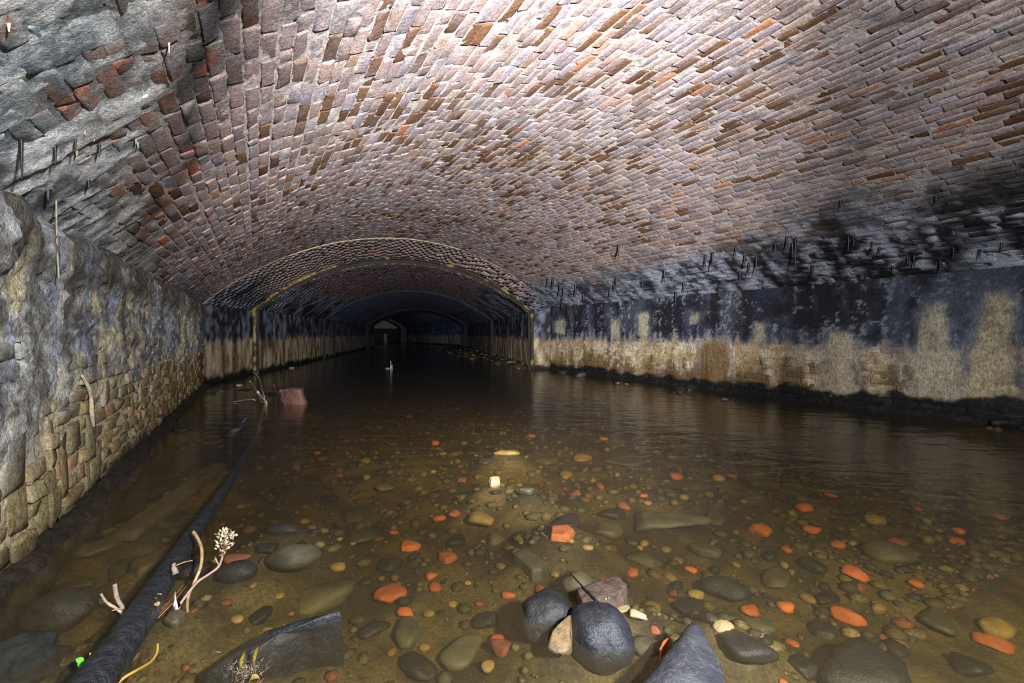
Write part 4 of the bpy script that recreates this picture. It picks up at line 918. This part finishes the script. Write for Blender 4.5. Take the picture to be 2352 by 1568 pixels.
adopt(tube('stem', [under(410, 1395), Z(412, 1392, .005), Z(432, 1362, .03), Z(455, 1335, .05), Z(480, 1318, .065), Z(500, 1303, .08), Z(509, 1285, .095), Z(512, 1268, .11)], [.004, .004, .0045, .0045, .004, .0045, .004, .0035], 'pinktwig', None, 7, .3, 1), fs)
adopt(tube('side_twig', [Z(502, 1296, .085), Z(497, 1287, .09), Z(494, 1280, .095)], [.0028, .0025, .003], 'pinktwig', None, 6), fs)
sr = np.random.default_rng(12); vs_, fs_, n0 = [], [], 0; vb2, fb2, n02 = [], [], 0
for k in range(150):
    f = sr.random(); cx = 513 + (f * 4) + sr.normal(0, 8 * (0.5 + f * .6)); cy = 1268 - f * 48 + sr.normal(0, 3); c = Z(cx, cy, .11 + f * .05) + sr.normal(0, .006, 3)
    d = sr.normal(size=3); d[2] = abs(d[2]) + .6; d /= np.linalg.norm(d); e = np.cross(d, sr.normal(size=3)); e /= np.linalg.norm(e); g = np.cross(d, e)
    l, w = sr.uniform(.012, .022), sr.uniform(.0025, .005)
    V = np.array([c, c + d * l * .5 + e * w + g * .002, c + d * l + g * .003, c + d * l * .5 - e * w + g * .002, c + d * l * .5 + g * -.003]); Fq = np.array([[0, 1, 4], [1, 2, 4], [2, 3, 4], [3, 0, 4]])
    if f < .4 and sr.random() < .55: vb2.append(V); fb2.append(Fq + n02); n02 += 5
    else: vs_.append(V); fs_.append(Fq + n0); n0 += 5
sh_ = adopt(np_mesh('seed_head', np.concatenate(vs_), np.concatenate(fs_), None, False, M['seed']), fs); sh_['kind'] = 'stuff'
sh_ = adopt(np_mesh('brown_bracts', np.concatenate(vb2), np.concatenate(fb2), None, False, M['seedbrown']), fs); sh_['kind'] = 'stuff'
tag(fs, 'pale dry flower stem with a fluffy cream seed head', 'dried flower')
o = tube('grey_twig', [under(286, 1418), Z(284, 1416, .0), Z(268, 1398, .03), Z(252, 1388, .05), Z(242, 1380, .06), Z(232, 1363, .085)], [.0042, .0042, .0042, .0042, .0036, .0034], 'twig', None, 8, .35, 5); tag(o, 'thin knobbly grey twig standing beside the stouter pale twig', 'twig')
o = tube('pale_twig', [under(289, 1410), Z(287, 1408, .0), Z(278, 1390, .03), Z(268, 1370, .06), Z(263, 1341, .10)], [.0055, .0055, .006, .0062, .0064], 'twig', None, 8, .3, 6); tag(o, 'stouter pale twig standing upright near the pole', 'twig')
o = tube('grass_straw', [Z(257, 1402, .03), Z(279, 1396, .035)], [.0018, .0018], 'cane', None, 6); tag(o, 'short straw lying across the two twigs', 'straw')
# white scrap: folded leaf-like sheet
c0 = Z(402, 1392, .0); V = np.array([Z(393, 1398, .0), Z(398, 1378, .03), Z(402, 1357, .06), Z(404, 1378, .045), Z(416, 1388, .02), Z(402, 1402, .0), Z(408, 1396, .03)])
o = np_mesh('white_scrap', np.concatenate([V, V + np.array([0, .003, -.003])]), [np.array([[0, 5, 3], [0, 3, 1], [1, 3, 2], [3, 5, 6], [3, 6, 4]]), np.array([[7, 10, 12], [7, 8, 10], [8, 9, 10], [10, 13, 12], [10, 11, 13]]), np.array([[0, 1, 8, 7], [1, 2, 9, 8], [2, 3, 10, 9], [3, 4, 11, 10], [4, 6, 13, 11], [6, 5, 12, 13], [5, 0, 7, 12]])], None, False, M['whitescrap']); tag(o, 'shiny white folded scrap at the base of the flower stem', 'litter')
for k, (a, b) in enumerate([((356, 1412), (424, 1340)), ((362, 1420), (428, 1345)), ((346, 1432), (402, 1362))]):
    o = tube('brown_straw', [Z(*a, .0), Z((a[0] + b[0]) / 2 + 3, (a[1] + b[1]) / 2, .02), Z(*b, .02)], [.002, .002, .0015], 'seedbrown', None, 6); tag(o, 'thin brown straw trapped between pole and flower stem', 'straw', 'straws beside the pole')
for k, (x, y) in enumerate([(382, 1395), (376, 1404), (388, 1388)]):
    pp = Z(x, y, .006); V = np.array([(-.012, 0, 0), (0, -.005, .003), (.012, 0, .001), (0, .005, .002), (0, 0, .006)]) @ rotm(.8 + k * .4).T + pp
    o = np_mesh('red_leaf', np.concatenate([V, V - np.array([0, 0, .002])]), [np.array([[0, 1, 4], [1, 2, 4], [2, 3, 4], [3, 0, 4], [6, 5, 9], [7, 6, 9], [8, 7, 9], [5, 8, 9]])], None, False, M['redleaf'], loc=pp); tag(o, 'small dull red leaf beside the white scrap', 'leaf', 'red leaves by the scrap')
# green sprout
sp = empty('green_sprout', Z(180, 1560, .0))
adopt(tube('stem', [Z(172, 1585, .0), Z(180, 1555, .03), Z(187, 1530, .06)], [.0025, .0022, .0018], 'stemyellow', None, 6), sp)
adopt(tube('side_stem', [Z(176, 1580, .0), Z(195, 1540, .04), Z(206, 1512, .08), Z(207, 1498, .095)], [.0025, .0024, .002, .0015], 'stemyellow', None, 6), sp)
def leaf(name, base, tip, width, mat, parent=None, curl=.006, n=6):
    base, tip = np.asarray(base), np.asarray(tip); ax = tip - base; L = np.linalg.norm(ax); s = np.cross(ax, [0, 0, 1.0]); s /= np.linalg.norm(s) + 1e-9; up = np.cross(s, ax / L)
    V, Fq = [], []
    for i in range(n + 1):
        f = i / n; w = width * math.sin(math.pi * min(max(f * .94 + .04, 0), 1)) ** .8; c = base + ax * f + up * curl * math.sin(math.pi * f)
        V += [c - s * w + up * w * .35, c, c + s * w + up * w * .35]
    for i in range(n):
        for j in (0, 1): a = i * 3 + j; Fq.append([a, a + 1, a + 4, a + 3])
    V = np.array(V); m = len(V); V2 = np.concatenate([V, V - up * .0012]); F1 = np.array(Fq); Ff = np.concatenate([F1, F1[:, ::-1] + m])
    return np_mesh(name, V2, Ff, None, True, M[mat], parent)
for (a, b, w) in [((189, 1530), (176, 1511), .007), ((189, 1530), (178, 1526), .006), ((190, 1531), (200, 1528), .006), ((190, 1531), (192, 1516), .006), ((187, 1533), (180, 1533), .005)]:
    adopt(leaf('leaf', Z(*a, .06), Z(*b, .072), w, 'leafgreen'), sp)
tag(sp, 'tiny bright green sprout with reddish yellow stems at the pole', 'plant')
o = tube('yellow_stem', [Z(255, 1590, .01), Z(282, 1558, .02), Z(315, 1538, .03), Z(345, 1520, .045), Z(360, 1500, .06), Z(362, 1478, .07)], [.0022, .004, .0035, .003, .0028, .0025], 'stemyellow', None, 7); tag(o, 'long curved yellow stem beside the pole', 'stem')
gt = empty('grass_tuft', Z(566, 1540, 0))
for k, (a, b) in enumerate([((551, 1540), (562, 1496)), ((582, 1530), (592, 1484))]):
    adopt(leaf('grass_blade', Z(*a, -.022), Z(*b, .055), .0045, 'leafyellow', None, .004, 8), gt)
tag(gt, 'two yellow green grass blades rising behind the fuzzy tuft', 'grass')
# fuzzy tuft with orange leaf
fr = np.random.default_rng(9); vv_, ff_ = [], []; n0 = 0
for k in range(240):
    c = Z(565 + fr.normal(0, 22), 1556 + fr.normal(0, 12), -.022) + np.array([0, 0, fr.uniform(0, .03)]); d = fr.normal(size=3); d[2] = abs(d[2]); d = d / np.linalg.norm(d) * fr.uniform(.008, .02); e = np.cross(d, fr.normal(size=3)); e = e / np.linalg.norm(e) * .0009
    vv_.append(np.array([c - e, c + e, c + d])); ff_.append(np.array([[0, 1, 2]]) + n0); n0 += 3
o = np_mesh('moss_tuft', np.concatenate(vv_), np.concatenate(ff_), None, False, M['twig']); tag(o, 'fuzzy grey brown tuft on the submerged slate edge', 'moss', kind='stuff')
pp = Z(582, 1560, .012); o = leaf('orange_leaf', Z(572, 1566, .012), Z(596, 1556, .016), .010, 'ochre'); tag(o, 'rounded orange leaf lying on the fuzzy tuft', 'leaf')
# sunken boards in the left channel
BOARD_Z = [-.072, -.10]
slab('sunken_board', [(262, 1216), (400, 1124), (490, 1060), (520, 1064), (450, 1122), (312, 1222)], -.06, .03, .001, 'plank', 'long pale board lying under water along the flowstone wall', 'board', jag=.001, ztilt=[BOARD_Z[0]] * 6)
slab('sunken_plank', [(300, 1290), (420, 1232), (470, 1218), (472, 1236), (380, 1286), (318, 1306)], BOARD_Z[1], .04, .001, 'plank', 'short broad plank under water between the board and the pole', 'board', jag=.002)
# dry twig clump by the red rock
tc = empty('twig_clump', Z(603, 922, 0))
for nm, pts, rad in [('twig', [under(608, 919), Z(608, 918, .0), Z(602, 895, .16), Z(596, 872, .35), Z(588, 858, .45)], [.009, .009, .008, .006, .005]),
                     ('twig', [under(612, 927), Z(612, 926, 0), Z(603, 914, .09), Z(592, 900, .22)], [.013, .013, .014, .015]),
                     ('twig', [Z(597, 912, .10), Z(588, 895, .25), Z(574, 875, .42)], [.007, .006, .004]),
                     ('twig', [Z(606, 922, .02), Z(600, 922, .05), Z(594, 906, .18)], [.008, .007, .005]),
                     ('twig', [Z(590, 923, .0), Z(584, 918, .05), Z(572, 917, .05), Z(550, 920, .02), Z(536, 923, .01)], [.008, .008, .006, .005, .004]),
                     ('twig', [Z(586, 859, .44), Z(583, 856, .47)], [.004, .003]), ('twig', [Z(588, 859, .44), Z(592, 856, .47)], [.004, .003])]:
    adopt(tube(nm, pts, rad, 'twig', None, 6, .2), tc)
tag(tc, 'clump of thin dry twigs standing in the water by the red rock', 'twigs')
o = tube('thin_reed', [under(634, 917), Z(634, 916, .0), Z(633, 900, .12), Z(629, 883, .28)], [.006, .006, .005, .004], 'twig', None, 6); tag(o, 'single thin reed between the twig clump and the red rock', 'reed')
o = tube('sunken_branch', [under(526, 1004), Z(532, 998, -.02), Z(548, 985, .02), Z(556, 972, .05), Z(566, 959, .10)], [.03, .03, .022, .016, .008], 'log', None, 8, .3); tag(o, 'forked dark branch poking from the water before the red rock', 'branch')
o = tube('cluster_stem', [Z(1306, 1312, -.01), Z(1335, 1343, .058), Z(1358, 1366, .064), Z(1374, 1382, .060)], [.0025, .003, .0035, .004], 'log', None, 6); tag(o, 'thin dark stem lying over the worn half brick', 'stem')
for k, (a, b) in enumerate([((1395, 1398), (1388, 1370)), ((1386, 1400), (1392, 1374)), ((1400, 1396), (1398, 1372))]):
    o = tube('straw_bit', [Z(*a, -.01), Z(*b, .05)], [.003, .002], 'cane', None, 6); tag(o, 'short straw stuck upright between worn brick and cobble', 'straw', 'straws in the stone cluster')
o = slab('orange_bark_chip', [(1536, 1464), (1528, 1480), (1520, 1494), (1514, 1490), (1524, 1470)], .03, .06, .004, 'orange', 'curled orange bark chip against the pointed slate', 'bark', jag=.002, res=24)
# splash far down the stream
sw = empty('water_splash', Z(897, 845, 0)); swr = np.random.default_rng(3)
for nm, pts, rad in [('jet', [Z(897, 846, 0), Z(898, 838, .10), Z(897, 830, .20)], [.022, .014, .008]), ('jet', [Z(898, 845, 0), Z(902, 838, .09)], [.010, .006])]:
    adopt(tube(nm, pts, rad, 'whitescrap', None, 7, .6, 2), sw)
for k in range(7):
    V, Fc = rock_shape(1, 'round', swr, .2); adopt(np_mesh('droplet', V * swr.uniform(.006, .016) * np.array([1.6, 1, .7]), Fc, None, True, M['whitescrap'], loc=None), sw).location = Vector(Z(882 + swr.uniform(0, 24), 846 + swr.uniform(-2, 1), .01))
tag(sw, 'small white splash where a drip hits the dark stream', 'splash')

# ------------------------------------------------------------------ calcite: stalactites, crust, runnels
def on_vault(x, y):
    d = pdir(x, y); lo, hi = .3, 14.0
    def inside(s):
        p = np.array([0, 0, HC]) + s * d; u = p[0] * N1[0] + p[1] * N1[1]; r = RC
        return (p[2] < 1.33) and (UL < u < UR) or (np.hypot(u - r.c[0], p[2] - r.c[1]) < r.R and -1.1 < u < UR + .1)
    for s in np.linspace(lo, hi, 400):
        if not inside(s): break
        lo = s
    return np.array([0, 0, HC]) + lo * d
st_r = np.random.default_rng(8)
def stal(x, y, lpx, wpx, mat, label, group=None, name='stalactite'):
    p = on_vault(x, y); d = p[1]; L = lpx * d / F; w = wpx * d / F / 2; p = p + np.array([0, 0, .012])
    o = tube(name, [p, p - np.array([st_r.normal(0, .01) * L, 0, L * .4]), p - np.array([0, 0, L])], [w * 1.5, w, w * .35], mat, None, 7, .5, int(x), 5); return tag(o, label, 'stalactite', group)
dark_list = [(1420, 563, 30), (1807, 545, 32), (1827, 548, 78), (1820, 560, 30), (1780, 560, 20), (1949, 545, 36), (1960, 548, 20), (2003, 555, 22), (2085, 588, 22), (2100, 588, 28), (2160, 600, 26), (1636, 583, 40), (1620, 588, 26), (1711, 588, 30), (1737, 592, 38), (1720, 605, 30), (1415, 638, 30), (1866, 612, 26),
             (1410, 650, 20), (1270, 640, 26), (1286, 650, 30), (1294, 660, 30), (1322, 655, 28), (1258, 640, 20), (1400, 665, 18), (1526, 620, 30), (1475, 640, 20), (1552, 672, 30), (1570, 650, 24), (1460, 690, 14), (1320, 700, 14), (1290, 690, 24), (1340, 675, 20), (1700, 625, 20), (1690, 565, 24), (1650, 655, 16), (2020, 570, 20), (2190, 570, 24), (2250, 575, 22), (2300, 560, 20), (1988, 630, 14), (2050, 612, 20), (1930, 462, 20), (2150, 455, 18), (1640, 140, 12)]
for (x, y, l) in dark_list:
    where = 'beside the arch joint' if x < 1345 else 'over the cream lime runs' if x < 1600 else 'over the brown stain' if x < 1760 else 'over the black soot' if x < 2060 else 'over the cone shaped runs'
    stal(x, y, l, 4.2 if l > 24 else 3.4, 'blackdrip', ('longest thin' if l > 60 else 'long thin' if l > 29 else 'medium' if l > 21 else 'short') + ' black stalactite ' + where, 'black stalactites')
for (x, y, l, w, m_) in [(49, 325, 98, 6, 'blackdrip'), (127, 340, 46, 6, 'blackdrip'), (173, 318, 45, 5, 'blackdrip'), (228, 340, 26, 5, 'blackdrip'), (110, 432, 38, 12, 'blackdrip'), (203, 410, 30, 7, 'blackdrip')]:
    stal(x, y, l, w, m_, {98: 'longest dark stalactite', 46: 'second longest dark stalactite', 45: 'dark stalactite with slender root', 26: 'short dark stalactite', 38: 'thick stubby dark stalactite', 30: 'medium dark stalactite'}[l] + ' hanging from the white calcite over the flowstone wall', 'dark stalactites over the flowstone')
for (x, y, l, w) in [(20, 58, 26, 7), (176, 350, 16, 5), (312, 320, 18, 5), (317, 328, 18, 4), (216, 312, 20, 4), (388, 95, 36, 5), (195, 300, 18, 4)]:
    stal(x, y, l, w, 'creamdrip', 'short cream stalactite on the white calcite patch', 'cream stalactites')
p = on_vault(129, 462); L = 180 * p[1] / F; o = tube('soda_straw', [p + np.array([0, 0, .01]), p - np.array([0, 0, L * .5]), p - np.array([-.006, 0, L])], [.0035, .0032, .003], 'creamdrip', None, 8); tag(o, 'long thin pale straw stalactite before the flowstone wall', 'stalactite')
# yellow crust along the joint ring and down both walls
def crust(name, q0, q1, r0, label, colf, wall=None, seed=0):
    q = np.linspace(q0, q1, int(abs(q1 - q0) * 200) + 6); C = RM.arc(q) + RM.nrm(q) * .02 - np.append(D2, 0) * .02
    if wall == 'L': zz = np.linspace(.05, 1.40, 40); C = np.concatenate([RM.w(np.full(40, .05), zz) - np.append(D2, 0) * .02, C])
    if wall == 'R': zz = np.linspace(1.40, .1, 40); C = np.concatenate([C, RM.w(np.full(40, NW - .05), zz) - np.append(D2, 0) * .02])
    T = np.gradient(C, axis=0); T /= np.linalg.norm(T, axis=1, keepdims=True); A = np.tile(np.append(D2, 0), (len(C), 1)); B = np.cross(T, A); n = 10
    an = np.linspace(0, 2 * math.pi, n, endpoint=False); V = C[:, None] + (np.cos(an)[None, :, None] * A[:, None] + np.sin(an)[None, :, None] * B[:, None]) * r0
    k = .15 + 1.7 * fbm(V * 9, 901 + seed, 3); V = C[:, None] + (V - C[:, None]) * k[..., None]
    nr = len(C); idx = np.arange(nr * n).reshape(nr, n); nx = np.roll(idx, -1, 1)
    o = np_mesh(name, V.reshape(-1, 3), np.stack([idx[:-1], nx[:-1], nx[1:], idx[1:]], -1).reshape(-1, 4), colf(V).reshape(-1, 3), True, M['calcite']); return tag(o, label, 'calcite crust')
yl = lambda V: mix(lin((150, 128, 80)), lin((66, 52, 32)), sm(fbm(V * 9, 911, 4), .44, .56))
dk = lambda V: mix(lin((30, 27, 24)), lin((120, 106, 72)), sm(fbm(V * 5, 915, 3), .58, .66))
crust('calcite_crust', 0.0, .30, .036, 'yellow calcite crust climbing the joint from the bend wall', yl, 'L')
crust('calcite_crust', .31, .64, .034, 'blackened calcite crust along the crown of the joint', dk, None, 3)
crust('calcite_crust', .65, 1.0, .036, 'brown black calcite crust running down the joint to the rubble bank', lambda V: mix(lin((50, 40, 28)), lin((140, 116, 66)), sm(fbm(V * 6, 917, 3), .5, .62)), 'R', 5)
# pale mortar joint where the vault changes direction
q = np.linspace(.22, .66, 60); C = RC.arc(q) + RC.nrm(q) * .012
o = tube('joint_ridge', C, np.full(60, .008), 'creamdrip', None, 6, .6, 2, 2); o.parent = ceil_near
# white calcite runnel on the left wall
def lw(x, y, off=.0):
    d = pdir(x, y); s = (UL + off) / (d[0] * N1[0] + d[1] * N1[1]); return np.array([0, 0, HC]) + s * d
o = tube('calcite_runnel', [lw(188, 862, .03), lw(203, 888, .035), lw(209, 915, .03), lw(211, 950, .025), lw(216, 980, .02)], [.005, .010, .008, .011, .005], 'creamdrip', None, 8, .6, 4); tag(o, 'white calcite runnel trickling down the tan stone courses', 'calcite crust')
